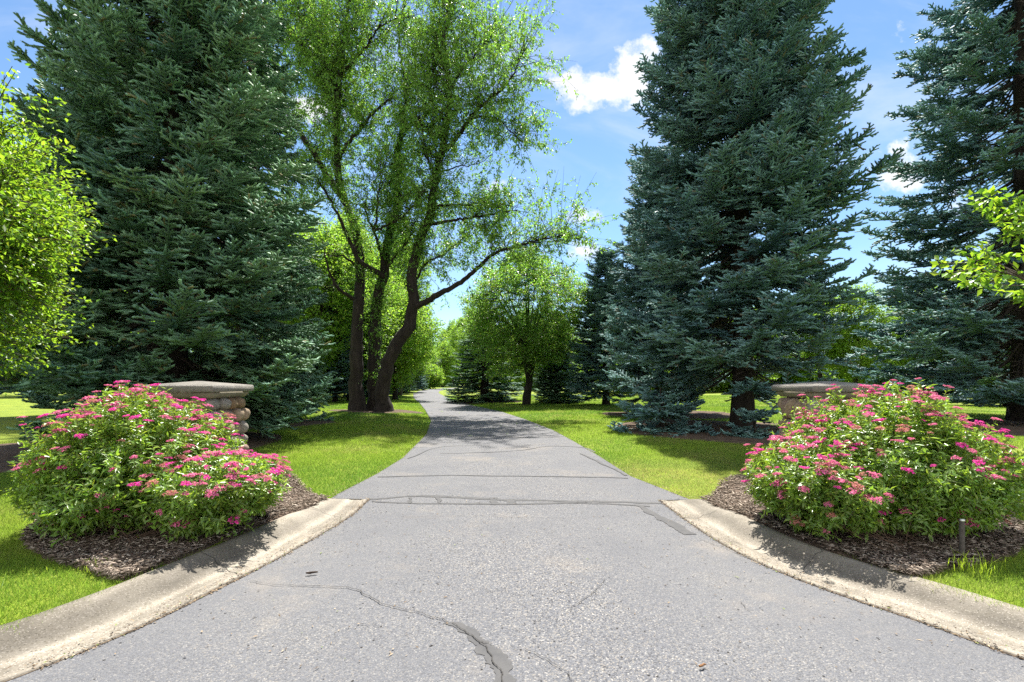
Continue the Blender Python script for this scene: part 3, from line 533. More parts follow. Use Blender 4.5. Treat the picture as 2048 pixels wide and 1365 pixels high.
# ------------------------------------------------------------------ spruces
def spruce(name, label, loc, H, Rb, seed, z0=0.8, nb=230, mat=None, dens=1.0, hang=0.0, tr=0.28, power=0.72, bare=0.44, droop=-0.16, group=None, thin=None, needle=1.0, category='spruce tree'):
    rng = np.random.default_rng(seed); root = empty(name, label, category, loc, group)
    tb = MB(); zz = np.linspace(-0.2, H, 14); wob = np.cumsum(rng.normal(0, 0.015, (14, 2)), 0)
    rr = tr * (1 - np.clip(zz / H, 0, 1)) ** 0.9 + 0.012; rr[0] *= 1.25; rr[1] *= 1.06
    tp = np.stack([wob[:, 0], wob[:, 1], zz], 1); tube(tb, tp, rr, 12, rough=0.05, rng=rng); tb.build('trunk', M_bark, root, True)
    wb = MB(); fo = MB(); O = []; D = []; Ln = []; BT = []; SS = []; axT = []
    axO = []; axD = []; axL = []
    ts = np.sort(rng.uniform(0, 1, nb) ** 1.28); gold = 2.399963
    for i, t in enumerate(ts):
        z = z0 + (H - 0.35 - z0) * t; wh = 0.60 * (1 - 0.4 * t); z = z0 + (round((z - z0) / wh) * wh) + rng.normal(0, 0.07) if t < 0.9 else z; az = i * gold + rng.normal(0, 0.35)
        L = Rb * ((1 - t) ** power * 0.97 + 0.03) * rng.uniform(0.78, 1.08)
        if t < 0.06: L *= rng.uniform(0.7, 1.0)
        if thin is not None: L *= thin(az, t, rng)
        if L < 0.15 or (t < 0.1 and rng.uniform() < 0.4): continue
        a = droop - 0.26 + 0.54 * t ** 1.4 + rng.normal(0, 0.05); b = 0.13 + 0.09 * (1 - t) + rng.normal(0, 0.04)
        s = np.linspace(0, 1, 9); rad = np.array([math.cos(az), math.sin(az), 0]); lat = np.array([-rad[1], rad[0], 0]); curl = rng.normal(0, 0.07)
        base = np.array([np.interp(z, zz, tp[:, 0]), np.interp(z, zz, tp[:, 1]), z])
        pts = base + rad * (s * L)[:, None] + lat * (curl * s * s * L)[:, None]; pts[:, 2] += (a * s - 0.12 * np.sin(s * 3.1) + b * s ** 2.6) * L
        tube(wb, pts, np.linspace(0.010 + 0.007 * L, 0.003, 9), 4, np.array([0.16, 0.15, 0.145]), cap=False)
        tintb = rng.normal(0, 1)
        sb = bare * (0.6 + 0.8 * rng.uniform()) * (1 - 0.75 * t)
        if L < 1.0: sb *= 0.5
        m = max(3, int(L * (1 - sb) / 0.085 * dens)); sv = sb + (1 - sb) * (np.arange(m) + rng.uniform(0, 1, m) * 0.7) / m
        org = np.stack([np.interp(sv, s, pts[:, k]) for k in range(3)], 1); T = norm(np.stack([np.interp(sv, s, np.gradient(pts[:, k])) for k in range(3)], 1))
        for side in (-1, 1):
            S0 = norm(np.cross(T, [0, 0, 1.0])); N0 = np.cross(S0, T); ro = rng.normal(0.0, 0.22, m)[:, None]; S = S0 * side * np.cos(ro) + N0 * np.sin(ro); ang = np.radians(rng.normal(52, 12, m))[:, None]
            d = T * np.cos(ang) + S * np.sin(ang); d[:, 2] += rng.normal(-0.06, 0.07, m) - hang * rng.uniform(0.5, 1.3, m)
            l = np.clip(0.40 * L * (1 - sv) ** 0.65 + 0.17, 0.14, 0.95) * rng.uniform(0.55, 1.15, m) * np.where(np.sin(sv * L * 5.5 + az * 7 + side) < -0.35, 0.35, 1.0)
            O.append(org); D.append(norm(d)); Ln.append(l); SS.append(sv); BT.append(np.full(m, tintb))
        k = max(2, int(L * (1 - sb) / 0.13)); q = sb + (1 - sb) * np.arange(k) / k
        axO.append(np.stack([np.interp(q, s, pts[:, j]) for j in range(3)], 1)); axD.append(norm(np.stack([np.interp(q, s, np.gradient(pts[:, j])) for j in range(3)], 1))); axL.append(np.full(k, 0.16)); axT.append(np.full(k, tintb))
        # dead twigs in the bare inner part
        nd = int(L * sb / 0.07); q = rng.uniform(0.05, sb + 0.1, nd); o = np.stack([np.interp(q, s, pts[:, j]) for j in range(3)], 1)
        dd = norm(rad * 0.6 + lat * rng.choice([-1, 1], nd)[:, None] * rng.uniform(0.5, 1.2, nd)[:, None] + np.stack([0 * q, 0 * q, rng.normal(-0.1, 0.3, nd)], 1))
        l = rng.uniform(0.15, 0.7, nd) * min(1, L / 2); mid = o + dd * l[:, None] * 0.55; end = mid + norm(dd + rng.normal(0, 0.3, dd.shape)) * l[:, None] * 0.5
        dc = np.array([[1.0, 0.98, 0.95]]) * rng.uniform(0.15, 0.8, (nd, 1)); prisms(wb, o, mid, 0.006, 0.004, dc); prisms(wb, mid, end, 0.004, 0.002, dc)
    O = np.concatenate(O); D = np.concatenate(D); Ln = np.concatenate(Ln); SS = np.concatenate(SS); BT = np.concatenate(BT)
    prisms(wb, O, O + D * Ln[:, None], 0.006, 0.003, np.array([0.18, 0.16, 0.15]))
    wb.build('branches', M_twig, root)
    # shoots along every branchlet
    cnt = np.maximum(2, (Ln / 0.075 * dens).astype(int)); idx = np.repeat(np.arange(len(O)), cnt); kk = np.concatenate([np.arange(c) for c in cnt])
    f = (kk + rng.uniform(0, 0.8, len(kk))) / cnt[idx]; side = np.where(kk % 2 == 0, 1.0, -1.0)[:, None]
    o = O[idx] + D[idx] * (Ln[idx] * f)[:, None]; S = norm(np.cross(D[idx], [0, 0, 1.0])) * side
    d = D[idx] * 0.68 + S * rng.uniform(0.35, 0.95, (len(idx), 1)); d[:, 2] += rng.normal(0.16, 0.22, len(d)) - hang * 0.8; d = norm(d)
    l = np.clip(0.34 * Ln[idx] * (1 - f) + 0.09, 0.07, 0.2) * rng.uniform(0.8, 1.2, len(d))
    # the axes carry needles as well
    c2 = np.maximum(1, (Ln / 0.15).astype(int)); i2 = np.repeat(np.arange(len(O)), c2); k2 = np.concatenate([np.arange(c) for c in c2]); f2 = k2 / c2[i2]
    o2 = O[i2] + D[i2] * (Ln[i2] * f2)[:, None]; d2 = D[i2]; l2 = Ln[i2] / c2[i2] * 1.15
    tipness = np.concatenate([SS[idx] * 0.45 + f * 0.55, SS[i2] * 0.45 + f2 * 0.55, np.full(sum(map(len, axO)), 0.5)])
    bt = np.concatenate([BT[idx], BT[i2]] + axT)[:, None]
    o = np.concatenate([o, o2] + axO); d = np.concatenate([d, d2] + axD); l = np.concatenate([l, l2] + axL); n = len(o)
    # colour of each shoot: young tips paler and bluer, lit tips and shaded interior painted in
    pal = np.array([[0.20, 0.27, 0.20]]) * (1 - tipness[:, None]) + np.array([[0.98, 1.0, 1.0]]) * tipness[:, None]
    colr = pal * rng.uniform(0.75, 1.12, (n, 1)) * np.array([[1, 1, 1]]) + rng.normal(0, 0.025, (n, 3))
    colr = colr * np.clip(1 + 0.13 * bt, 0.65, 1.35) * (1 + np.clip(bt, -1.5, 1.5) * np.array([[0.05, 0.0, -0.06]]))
    if hang == 0: colr = np.where((rng.uniform(0, 1, n) < 0.035)[:, None], np.array([[0.95, 0.55, 0.4]]) * 0.8, colr)
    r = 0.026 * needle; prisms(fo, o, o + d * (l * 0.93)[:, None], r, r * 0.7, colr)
    ref = np.where(np.abs(d[:, 2:3]) < 0.9, [[0, 0, 1.0]], [[1.0, 0, 0]]); U = norm(np.cross(d, ref)); V = np.cross(d, U)
    nn = 11
    for k in range(nn):
        fr = (k + rng.uniform(0, 1, n)) / nn; a = k * 2.4 + rng.uniform(0, 0.9, n)
        out = U * np.cos(a)[:, None] + V * np.sin(a)[:, None]; p = o + d * (l * fr * 0.95)[:, None]
        dd = d * 0.68 + out * 0.8; wd = np.cross(out, d) * (0.0075 * needle); ln = (0.038 * needle) * rng.uniform(0.8, 1.2, n)
        v = np.stack([p - wd, p + wd, p + dd * ln[:, None]], 1).reshape(-1, 3)
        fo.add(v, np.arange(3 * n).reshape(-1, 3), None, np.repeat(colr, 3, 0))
    fo.build('crown', mat or M_spruce, root)
    print(name, 'shoots', n)
    return root
def sp_loc(px, Y): return ((px - 1024) * Y / F, Y, 0.0)

spA = spruce('blue_spruce', 'tall dense blue spruce towering behind the left stone pillar', (-7.5, 10.8, 0), 17.5, 3.6, 101, z0=1.5, nb=400, mat=M_spruceg, power=0.68, tr=0.25, bare=0.34)
spD = spruce('blue_spruce', 'tall silvery blue spruce with thick dark trunk beside the right pillar', (6.75, 14.2, 0), 18.8, 3.9, 102, z0=2.0, nb=440, power=0.44, tr=0.29, bare=0.38,
             thin=lambda az, t, rng: 1.0 if not (math.cos(az) > 0.2 and t < 0.35) else rng.uniform(0.75, 1.02))
spN = spruce('blue_spruce', 'wide dark spruce with bare inner twigs at the right edge of the photo', (17.8, 17.0, 0), 23.0, 5.6, 103, z0=1.9, nb=330, power=0.62, tr=0.30, bare=0.46, dens=0.9, droop=-0.22, needle=1.15)
spB = spruce('norway_spruce', 'green spruce with hanging branchlets between the left blue spruce and the forked tree', (-8.75, 16.2, 0), 20.0, 2.75, 104, z0=0.6, nb=280, mat=M_spruceg, power=0.7, tr=0.26, hang=0.45, needle=1.2, dens=0.85)
spruce('young_spruce', 'low spreading blue spruce boughs on the litter left of the tall right spruce trunk', (4.1, 13.4, 0.03), 1.25, 1.5, 105, z0=0.18, nb=46, power=0.35, tr=0.03, bare=0.2, droop=-0.02, dens=0.8, category='young spruce')
spruce('young_spruce', 'low clump of blue spruce boughs in front of the tall right spruce trunk', (6.2, 12.5, 0.03), 0.9, 0.8, 106, z0=0.12, nb=24, power=0.35, tr=0.03, bare=0.2, droop=0.05, dens=0.8, category='young spruce')
copy_tree(spD, 'blue_spruce', 'slimmer blue spruce just behind the tall one right of the drive', (6.4, 21.0, 0), 2.1, (0.74, 0.74, 0.62))
copy_tree(spD, 'blue_spruce', 'small blue spruce between the round green tree and the tall right spruce', (5.5, 28.3, 0), 1.3, (0.68, 0.68, 0.50))
copy_tree(spA, 'blue_spruce', 'low blue spruce seen under the round tree on its right side', (2.95, 31.8, 0), 4.0, (0.55, 0.55, 0.33))
copy_tree(spD, 'blue_spruce', 'dark spruce behind the bright leafy tree at the far left', (-16.4, 19.5, 0), 0.7, (1.0, 1.0, 0.85))
copy_tree(spA, 'blue_spruce', 'distant blue spruce on the open lawn under the right edge spruce', (28.5, 27.8, 0), 2.6, (0.95, 0.95, 0.7))
copy_tree(spB, 'dark_conifer', 'dark low conifer standing left of the round green tree', (-1.9, 34.0, 0), 0.4, (1.15, 1.15, 0.40))
for k, (px, Y, s) in enumerate(((772, 42, 0.5), (800, 47, 0.55), (826, 54, 0.6), (846, 66, 0.65), (858, 80, 0.75), (700, 34, 0.6), (640, 30, 0.5))):
    copy_tree((spA, spD)[k % 2], 'blue_spruce', 'small spruce in the dim row along the left side of the distant drive', sp_loc(px - 30, Y), 1.1 * k, (s, s, s * 0.62), 'spruces lining the left of the drive')

# ------------------------------------------------------------------ broadleaf trees
def twig_leaves(mb, base, d, ln, per, leaf, wid, rng, tint, spread=0.5, updown=0.0, jitter=0.0):
    """leaves set along many straight twigs"""
    n = len(base); i = np.repeat(np.arange(n), per); f = rng.uniform(0.12, 1.02, len(i))
    p = base[i] + d[i] * (ln[i] * f)[:, None] + (rng.normal(0, jitter, (len(i), 3)) if jitter else 0)
    r = norm(rng.normal(0, 1, (len(i), 3))); dd = norm(d[i] * 0.55 + r * 0.85 + np.array([0, 0, updown])); nn = norm(np.array([0, 0, 1.0]) + rng.normal(0, spread, (len(i), 3)))
    leaves(mb, p, dd, nn, leaf * rng.uniform(0.65, 1.2, len(i)), wid * rng.uniform(0.75, 1.2, len(i)), tint(len(i), rng))
def tint_plain(n, rng): return np.clip(np.array([[0.8, 0.85, 0.8]]) * rng.uniform(0.5, 1.2, (n, 1)) + rng.normal(0, 0.05, (n, 3)), 0, 1)
def tint_red(n, rng):
    c = tint_plain(n, rng); k = rng.uniform(0, 1, n) < 0.10; c[k] = c[k] * [1.25, 0.8, 0.9]; return np.clip(c, 0, 1)
def broadleaf(name, label, loc, H, rx, z_lo, seed, ntw=900, per=26, leaf=0.08, wid=0.042, mat=None, tr=0.16, fork=1.3, nl=8, shape=1.0, group=None, tint=tint_plain, tw=0.55, lump=0.28, lean=None, category='tree', keep=None, bark=None, jitter=0.07):
    rng = np.random.default_rng(seed); root = empty(name, label, category, loc, group)
    tb = MB(); top = np.array([rng.normal(0, 0.1), rng.normal(0, 0.1), fork])
    tube(tb, smooth_line([(0, 0, -0.2), (0.01, 0, 0.15), (top[0] * 0.5, top[1] * 0.5, fork * 0.6), top], 8), np.linspace(tr * 1.25, tr * 0.85, 8), 10, rough=0.05, rng=rng); tb.build('trunk', bark or M_bark, root, True)
    wb = MB(); cz = (H + z_lo) / 2; rz = (H - z_lo) / 2; C = np.array([0, 0, cz]); Lp = []
    lobes = norm(rng.normal(0, 1, (16, 3))); la = rng.uniform(0.3, 1.0, 16)
    def env(dirs): return 1 - lump + lump * np.max(la[None] * np.clip(dirs @ lobes.T, 0, 1) ** 4, 1) * 1.25
    for k in range(nl):
        a = k * 2.4 + rng.normal(0, 0.3); e = rng.uniform(-0.1, 1.3); dr = np.array([math.cos(a) * math.cos(e), math.sin(a) * math.cos(e), math.sin(e)])
        if k == 0: dr = np.array([0.05, 0.05, 1.0])
        tip = C + dr * np.array([rx, rx, rz]) * 0.74 * float(env(dr[None])[0]); mid = top * 0.5 + tip * 0.5 + np.array([0, 0, 0.12 * rz]) - dr * 0.15 * rx
        pl = smooth_line([top - [0, 0, 0.25], top * 0.8 + mid * 0.2, mid, tip], 14); tube(wb, pl, np.linspace(tr * 0.62, 0.015, 14), 6, rough=0.05, rng=rng); Lp.append(pl[3:])
    LP = np.concatenate(Lp)
    dirs = norm(rng.normal(0, 1, (ntw, 3))); rr = rng.uniform(0.25, 1, ntw) ** 0.45 * env(dirs)
    pw = np.abs(dirs[:, 2:3]); ctr = C + dirs * rr[:, None] * np.array([rx, rx, rz]); ctr[:, :2] *= (1 - 0.35 * sstep((ctr[:, 2:3] - cz) / rz, 0.1, 1) * (shape))
    if keep is not None: ctr = ctr[keep(ctr)]
    n = len(ctr); j = np.argmin(np.sum((ctr[:, None, :] - LP[None]) ** 2, -1) + 0.6 * np.maximum(0, LP[None, :, 2] - ctr[:, None, 2]) ** 2, 1); src = LP[j]
    d = norm(norm(ctr - src) * 0.8 + norm(ctr - C) * 0.5 + rng.normal(0, 0.3, (n, 3)) + [0, 0, 0.05]); ln = tw * rng.uniform(0.6, 1.3, n); st = ctr - d * (ln * 0.5)[:, None]
    mid = (src + st) / 2 + rng.normal(0, 0.05, (n, 3)) - [0, 0, 0.04]; prisms(wb, src, mid, 0.014, 0.009); prisms(wb, mid, st, 0.009, 0.006); prisms(wb, st, st + d * ln[:, None], 0.006, 0.003)
    wb.build('branches', bark or M_bark, root)
    fo = MB(); twig_leaves(fo, st, d, ln, per, leaf, wid, rng, tint, jitter=jitter)
    for side in (-1, 1):
        S = norm(np.cross(d, [0, 0, 1.0]) * side + d * 0.8 + rng.normal(0, 0.25, (n, 3))); b = st + d * (ln * 0.35)[:, None]; twig_leaves(fo, b, S, ln * 0.65, max(3, int(per * 0.55)), leaf, wid, rng, tint, jitter=jitter)
    fo.build('crown', mat or M_leafwood, root); return root
midtree = broadleaf('round_tree', 'round light green tree on the lawn right of the drive', (0.85, 29.2, 0), 9.6, 4.2, 1.3, 201, ntw=1600, per=23, leaf=0.11, wid=0.07, mat=M_leafmid, tr=0.24, fork=1.4, nl=12, tint=tint_red, tw=0.8)

# the tall forked tree: limbs traced from the photograph, each at its own distance
def big_tree():
    Y0 = 22.7; bx, by = P(745, 828, Y0)[:2]; root = empty('forked_tree', 'huge old multi-stemmed tree with dark trunks left of the drive', 'tree', (bx, by, 0))
    rng = np.random.default_rng(301)
    limbs = {  # pixels, depth offsets at both ends, radii at both ends, leafy from, twig length, twigs per metre
     'T1': ([(716, 838), (713, 740), (716, 640), (719, 573), (714, 473), (699, 423), (669, 374), (634, 319), (600, 264), (565, 204), (535, 150), (505, 90)], 0, 1.0, 0.36, 0.05, 0.55, 1.3, 9),
     'T1b': ([(690, 405), (679, 369), (674, 289), (677, 189), (682, 125), (692, 50), (700, -20), (706, -90)], 0.4, -1.0, 0.20, 0.05, 0.12, 1.3, 15),
     'T1c': ([(675, 320), (690, 296), (719, 259), (749, 224), (786, 194)], 0, -1.5, 0.11, 0.04, 0.2, 0.7, 7),
     'T1d': ([(674, 240), (660, 195), (644, 160), (600, 80), (550, 30), (515, -20)], 0, 1.6, 0.11, 0.03, 0.1, 1.4, 15),
     'T1e': ([(681, 150), (694, 135), (724, 105), (759, 55), (809, 35)], -0.3, -1.5, 0.08, 0.02, 0.1, 1.1, 13),
     'T1f': ([(676, 200), (660, 140), (644, 95), (624, 30), (605, -40)], 0, 1.2, 0.09, 0.03, 0.0, 1.3, 15),
     'T1g': ([(634, 319), (610, 330), (590, 360), (575, 400)], 0.5, -0.3, 0.07, 0.02, 0.2, 1.0, 9),
     'T2': ([(748, 838), (749, 740), (751, 650), (757, 590), (768, 545), (775, 480), (797, 400), (794, 300), (809, 240), (812, 190), (806, 140)], 0.6, 0.8, 0.36, 0.07, 0.40, 1.1, 10),
     'T2top': ([(806, 142), (799, 100), (803, 40), (810, -20)], 0.8, 0.8, 0.07, 0.02, 2, 0.5, 0),
     'T2b': ([(808, 200), (830, 150), (830, 90), (845, 40)], 0.8, 0.3, 0.06, 0.015, 2, 0.5, 0),
     'T2c': ([(768, 553), (745, 540), (724, 528), (699, 483), (684, 448), (659, 399), (634, 354)], 0.3, -1.8, 0.15, 0.03, 0.62, 0.8, 6),
     'T2d': ([(769, 545), (760, 500), (747, 463), (733, 430), (729, 405)], 0.5, -1.2, 0.10, 0.03, 0.6, 0.7, 6),
     'T2e': ([(748, 465), (754, 429), (757, 379), (770, 330)], -0.8, -1.2, 0.06, 0.02, 0.2, 1.0, 10),
     'T2f': ([(748, 463), (775, 450), (799, 438), (829, 409), (850, 380)], -0.9, -2.0, 0.06, 0.02, 0.3, 0.9, 8),
     'T2g': ([(772, 545), (785, 520), (799, 503), (819, 478), (826, 450)], 0.4, -1.0, 0.06, 0.02, 0.3, 0.8, 7),
     'T3': ([(768, 836), (766, 770), (775, 735), (793, 690), (817, 655), (826, 600), (824, 548), (839, 483), (859, 433), (869, 369), (884, 299), (894, 239), (899, 174), (884, 110), (894, 40), (898, -30)], -0.4, -1.0, 0.36, 0.05, 0.42, 1.3, 12),
     'T3b': ([(827, 618), (844, 608), (889, 583), (924, 563), (959, 533), (989, 508), (1038, 493), (1088, 478), (1130, 470)], -0.5, -2.5, 0.17, 0.02, 0.45, 1.15, 13),
     'T3c': ([(857, 450), (869, 448), (914, 439), (959, 434), (999, 426), (1035, 420)], -0.6, -2.0, 0.09, 0.02, 0.3, 0.9, 8),
     'T3d': ([(863, 420), (874, 414), (924, 411), (979, 406), (1020, 412)], -0.6, -1.2, 0.08, 0.02, 0.25, 0.9, 8),
     'T3e': ([(885, 305), (894, 299), (924, 259), (959, 214), (999, 184), (1030, 140), (1045, 95)], -0.7, -2.2, 0.12, 0.02, 0.18, 1.25, 13),
     'T3f': ([(945, 236), (960, 234), (989, 237), (1024, 265), (1045, 285)], -1.2, -2.6, 0.05, 0.015, 0.2, 0.9, 10),
     'T3g': ([(875, 345), (929, 332), (959, 327), (986, 309)], -0.7, -1.8, 0.04, 0.01, 2, 0.5, 0),
     'T3h': ([(899, 180), (925, 140), (960, 100), (985, 60)], -0.9, 0.3, 0.07, 0.02, 0.1, 1.3, 14),
     'T3i': ([(893, 245), (860, 190), (872, 120), (868, 60)], -0.9, 0.6, 0.07, 0.02, 0.1, 1.2, 13),
     'T3j': ([(875, 350), (850, 310), (845, 260), (830, 220)], -0.9, -1.6, 0.06, 0.02, 0.1, 1.2, 12),
     'T3k': ([(830, 560), (850, 530), (900, 500), (930, 470)], -0.6, 0.8, 0.06, 0.02, 0.1, 1.1, 11),
     'T1h': ([(706, 598), (690, 588), (674, 573), (654, 528), (644, 478)], -0.2, -1.6, 0.10, 0.02, 2, 0.6, 0),
     'T1i': ([(708, 530), (690, 515), (660, 512), (635, 505)], -0.2, -1.4, 0.06, 0.01, 2, 0.6, 0)}
    fo = MB(); wb = MB(); trunks = []
    for nm, (px, d0, d1, r0, r1, lf, tl, tpm) in limbs.items():
        k = len(px); pts = np.array([P(x, y, Y0 + d0 + (d1 - d0) * i / (k - 1)) for i, (x, y) in enumerate(px)]) - [bx, by, 0]
        n = k * 5; pl = smooth_line(pts, n); pl[1:-1] += rng.normal(0, 0.025, (n - 2, 3)); u = np.linspace(0, 1, n); rad = r0 + (r1 - r0) * u ** 0.8
        if nm in ('T1', 'T2', 'T3'):
            rad[:4] *= (1.55, 1.35, 1.18, 1.06); mb = MB(); tube(mb, pl, rad, 14, rough=0.06, rng=rng); mb.build('trunk', M_bark, root, True)
        else: tube(wb, pl, rad, 8, rough=0.06, rng=rng)
        seg = np.linalg.norm(np.diff(pl, axis=0), axis=1).sum(); tw = max(0, int(seg * max(0, 1 - lf) * tpm * 2.4))
        if tpm == 0:                                             # bare dead twigs
            q = rng.uniform(0.25, 1, 12); o = np.stack([np.interp(q, u, pl[:, j]) for j in range(3)], 1); d = norm(rng.normal(0, 1, (12, 3)) + [0, 0, 0.6]); l = rng.uniform(0.3, 1.1, 12)[:, None]
            m1 = o + d * l * 0.5; prisms(wb, o, m1, 0.012, 0.008); e1 = m1 + norm(d + rng.normal(0, 0.4, d.shape)) * l * 0.6; prisms(wb, m1, e1, 0.008, 0.004); e2 = m1 + norm(d + rng.normal(0, 0.7, d.shape)) * l * 0.5; prisms(wb, m1, e2, 0.006, 0.003); continue
        q = lf + (1 - lf) * rng.uniform(0, 1, tw) ** 0.85; o = np.stack([np.interp(q, u, pl[:, j]) for j in range(3)], 1); T = norm(np.stack([np.interp(q, u, np.gradient(pl[:, j])) for j in range(3)], 1))
        d = norm(T * 0.5 + norm(rng.normal(0, 1, (tw, 3))) * 1.0 + [0, 0, 0.2]); l = tl * 1.9 * rng.uniform(0.35, 1.35, tw)
        m1 = o + d * (l * 0.5)[:, None]; d2 = norm(d + rng.normal(0, 0.25, d.shape)); prisms(wb, o, m1, 0.014, 0.008); prisms(wb, m1, m1 + d2 * (l * 0.5)[:, None], 0.008, 0.003)
        for r in range(4):                                       # side twigs carry the leaves
            fr = rng.uniform(0.15, 1.0, tw) ** 0.7; b = o + d * (l * np.minimum(fr, 0.5))[:, None] + d2 * (l * np.maximum(fr - 0.5, 0))[:, None]
            sd = norm(d2 * 0.7 + norm(rng.normal(0, 1, d.shape)) * 0.8 + [0, 0, -0.05]); sl = rng.uniform(0.25, 0.6, tw)
            prisms(wb, b, b + sd * sl[:, None], 0.005, 0.002); twig_leaves(fo, b, sd, sl, 13, 0.13, 0.058, rng, tint_plain, spread=0.8, updown=-0.55, jitter=0.05)
    # leafy sprouts and creeper on the trunks
    for (x0, y0, x1, y1, n, rr, dd) in ((719, 573, 714, 430, 160, 0.45, 0), (757, 640, 797, 330, 520, 0.55, 0.6), (797, 400, 809, 250, 260, 0.5, 0.8), (750, 760, 752, 600, 190, 0.5, 0.4), (826, 600, 839, 483, 150, 0.6, -0.2),
                                        (680, 400, 675, 130, 330, 0.5, 0), (869, 400, 890, 250, 220, 0.6, -0.8)):
        n = int(n * 0.55); t = rng.uniform(0, 1, n); c = np.array([P(x0 + (x1 - x0) * a, y0 + (y1 - y0) * a, Y0 + dd) for a in t]) - [bx, by, 0]
        d = norm(rng.normal(0, 1, (n, 3)) * [1, 1, 0.5] + [0, 0, 0.2]); l = rr * 1.5 * rng.uniform(0.4, 1.6, n); prisms(wb, c, c + d * l[:, None], 0.007, 0.003); twig_leaves(fo, c, d, l, 17, 0.11, 0.05, rng, tint_plain, spread=0.7, updown=-0.3, jitter=0.06)
    wb.build('limbs', M_bark, root, True); fo.build('crown', M_leafbig, root)
big_tree()

# woodland behind
wA = broadleaf('woodland_tree', 'tall bright green woodland tree behind the forked tree', sp_loc(640, 33), 13.0, 3.6, 1.0, 401, ntw=1100, per=16, leaf=0.17, wid=0.11, tr=0.22, fork=3.0, nl=12, tw=1.0, lump=0.4, jitter=0.12)
wB = broadleaf('woodland_tree', 'leafy woodland tree overhanging the left of the drive beside the forked tree', sp_loc(790, 37), 9.0, 3.8, 0.9, 402, ntw=1100, per=16, leaf=0.16, wid=0.11, tr=0.2, fork=1.8, nl=10, tw=1.0, lump=0.4, jitter=0.12)
wC = broadleaf('woodland_tree', 'slender woodland tree rising behind the green hanging spruce', sp_loc(560, 42), 16.0, 3.4, 2.0, 403, ntw=1000, per=18, leaf=0.18, wid=0.11, tr=0.2, fork=4.0, nl=12, tw=1.0, lump=0.45, jitter=0.12)
W = (wA, wB, wC); rng = np.random.default_rng(404); kk = 0
def far_tree(px, Y, s, sz, g, lab):
    global kk
    copy_tree(W[kk % 3] if g != 'tall' else wC, 'woodland_tree', lab, sp_loc(px, Y), rng.uniform(0, 6.28), (s, s, sz), 'woodland trees beyond the lawns'); kk += 1
for px, Y, s, sz in ((705, 39, 1.1, 1.2), (770, 44, 1.1, 1.25), (800, 49, 1.0, 1.2), (600, 38, 1.1, 1.15), (812, 64, 1.1, 1.35)):
    far_tree(px, Y, s, sz, '', 'tall woodland tree filling the view behind the forked trunks')
LABL = 'woodland tree in the leafy mass beyond the left side of the drive'
LABM = 'woodland tree closing off the far end of the drive'
LABR = 'woodland tree in the bright treeline beyond the right lawn'
for px, Y, s, sz in ((700, 36, 1.0, 0.9), (740, 46, 1.15, 1.05), (600, 48, 1.2, 1.0), (480, 40, 1.1, 0.9), (400, 50, 1.3, 1.0), (300, 42, 1.2, 0.85), (200, 52, 1.3, 0.9), (90, 45, 1.2, 0.9), (-40, 50, 1.3, 0.9), (785, 58, 1.2, 1.1), (806, 80, 1.3, 1.2), (660, 62, 1.5, 1.2), (-160, 40, 1.2, 0.8)):
    far_tree(px, Y, s, sz, '', LABL)
for px, Y, s, sz in ((838, 102, 1.2, 1.1), (885, 128, 1.6, 1.4), (905, 140, 1.6, 1.3), (925, 152, 1.5, 1.2), (968, 108, 0.9, 0.7), (945, 95, 1.5, 1.1), (965, 70, 1.2, 0.9), (1000, 110, 1.6, 1.2), (1050, 85, 1.4, 1.0)):
    far_tree(px, Y, s, sz, '', LABM)
for px, Y, s, sz in ((1110, 75, 1.4, 1.0), (1170, 90, 1.6, 1.1), (1230, 68, 1.4, 0.95), (1290, 78, 1.4, 1.0), (1350, 62, 1.3, 0.9), (1420, 75, 1.5, 1.0), (1500, 60, 1.3, 0.9), (1570, 68, 1.4, 1.0), (1640, 55, 1.2, 0.85), (1710, 52, 1.2, 0.95), (1770, 60, 1.4, 0.9), (1840, 52, 1.3, 0.8), (1910, 58, 1.4, 0.9), (1980, 50, 1.3, 0.9), (2060, 56, 1.4, 1.0), (2150, 50, 1.3, 0.95)):
    far_tree(px, Y, s, sz, '', LABR)
broadleaf('rounded_shrub', 'dark green rounded evergreen shrub behind the right pink shrub', sp_loc(1850, 36), 3.0, 2.4, 0.1, 405, ntw=700, per=16, leaf=0.12, wid=0.06, tr=0.08, fork=0.4, nl=6, tw=0.6, shape=0.4, mat=M_spruceg, category='shrub')

under = broadleaf('understory_shrub', 'low leafy bush filling the ground beneath the far treeline', sp_loc(1290, 70), 4.2, 4.2, 0.0, 406, ntw=800, per=14, leaf=0.24, wid=0.15, tr=0.08, fork=0.5, nl=7, tw=0.9, shape=0.3, category='shrub', group='bushes under the far trees')
for px, Y in [(x, 58 + (x * 37 % 29)) for x in range(1090, 2240, 62)] + [(x, 56 + (x * 53 % 23)) for x in range(-180, 780, 66)] + [(842, 96), (862, 125), (880, 146), (905, 150), (945, 142), (985, 114), (1000, 100), (1020, 95), (1060, 90)]:
    q = rng.uniform(0.8, 1.3); copy_tree(under, 'understory_shrub', 'low leafy bush filling the ground beneath the far treeline', sp_loc(px, Y), rng.uniform(0, 6.28), (q, q, rng.uniform(0.8, 1.4)), 'bushes under the far trees')

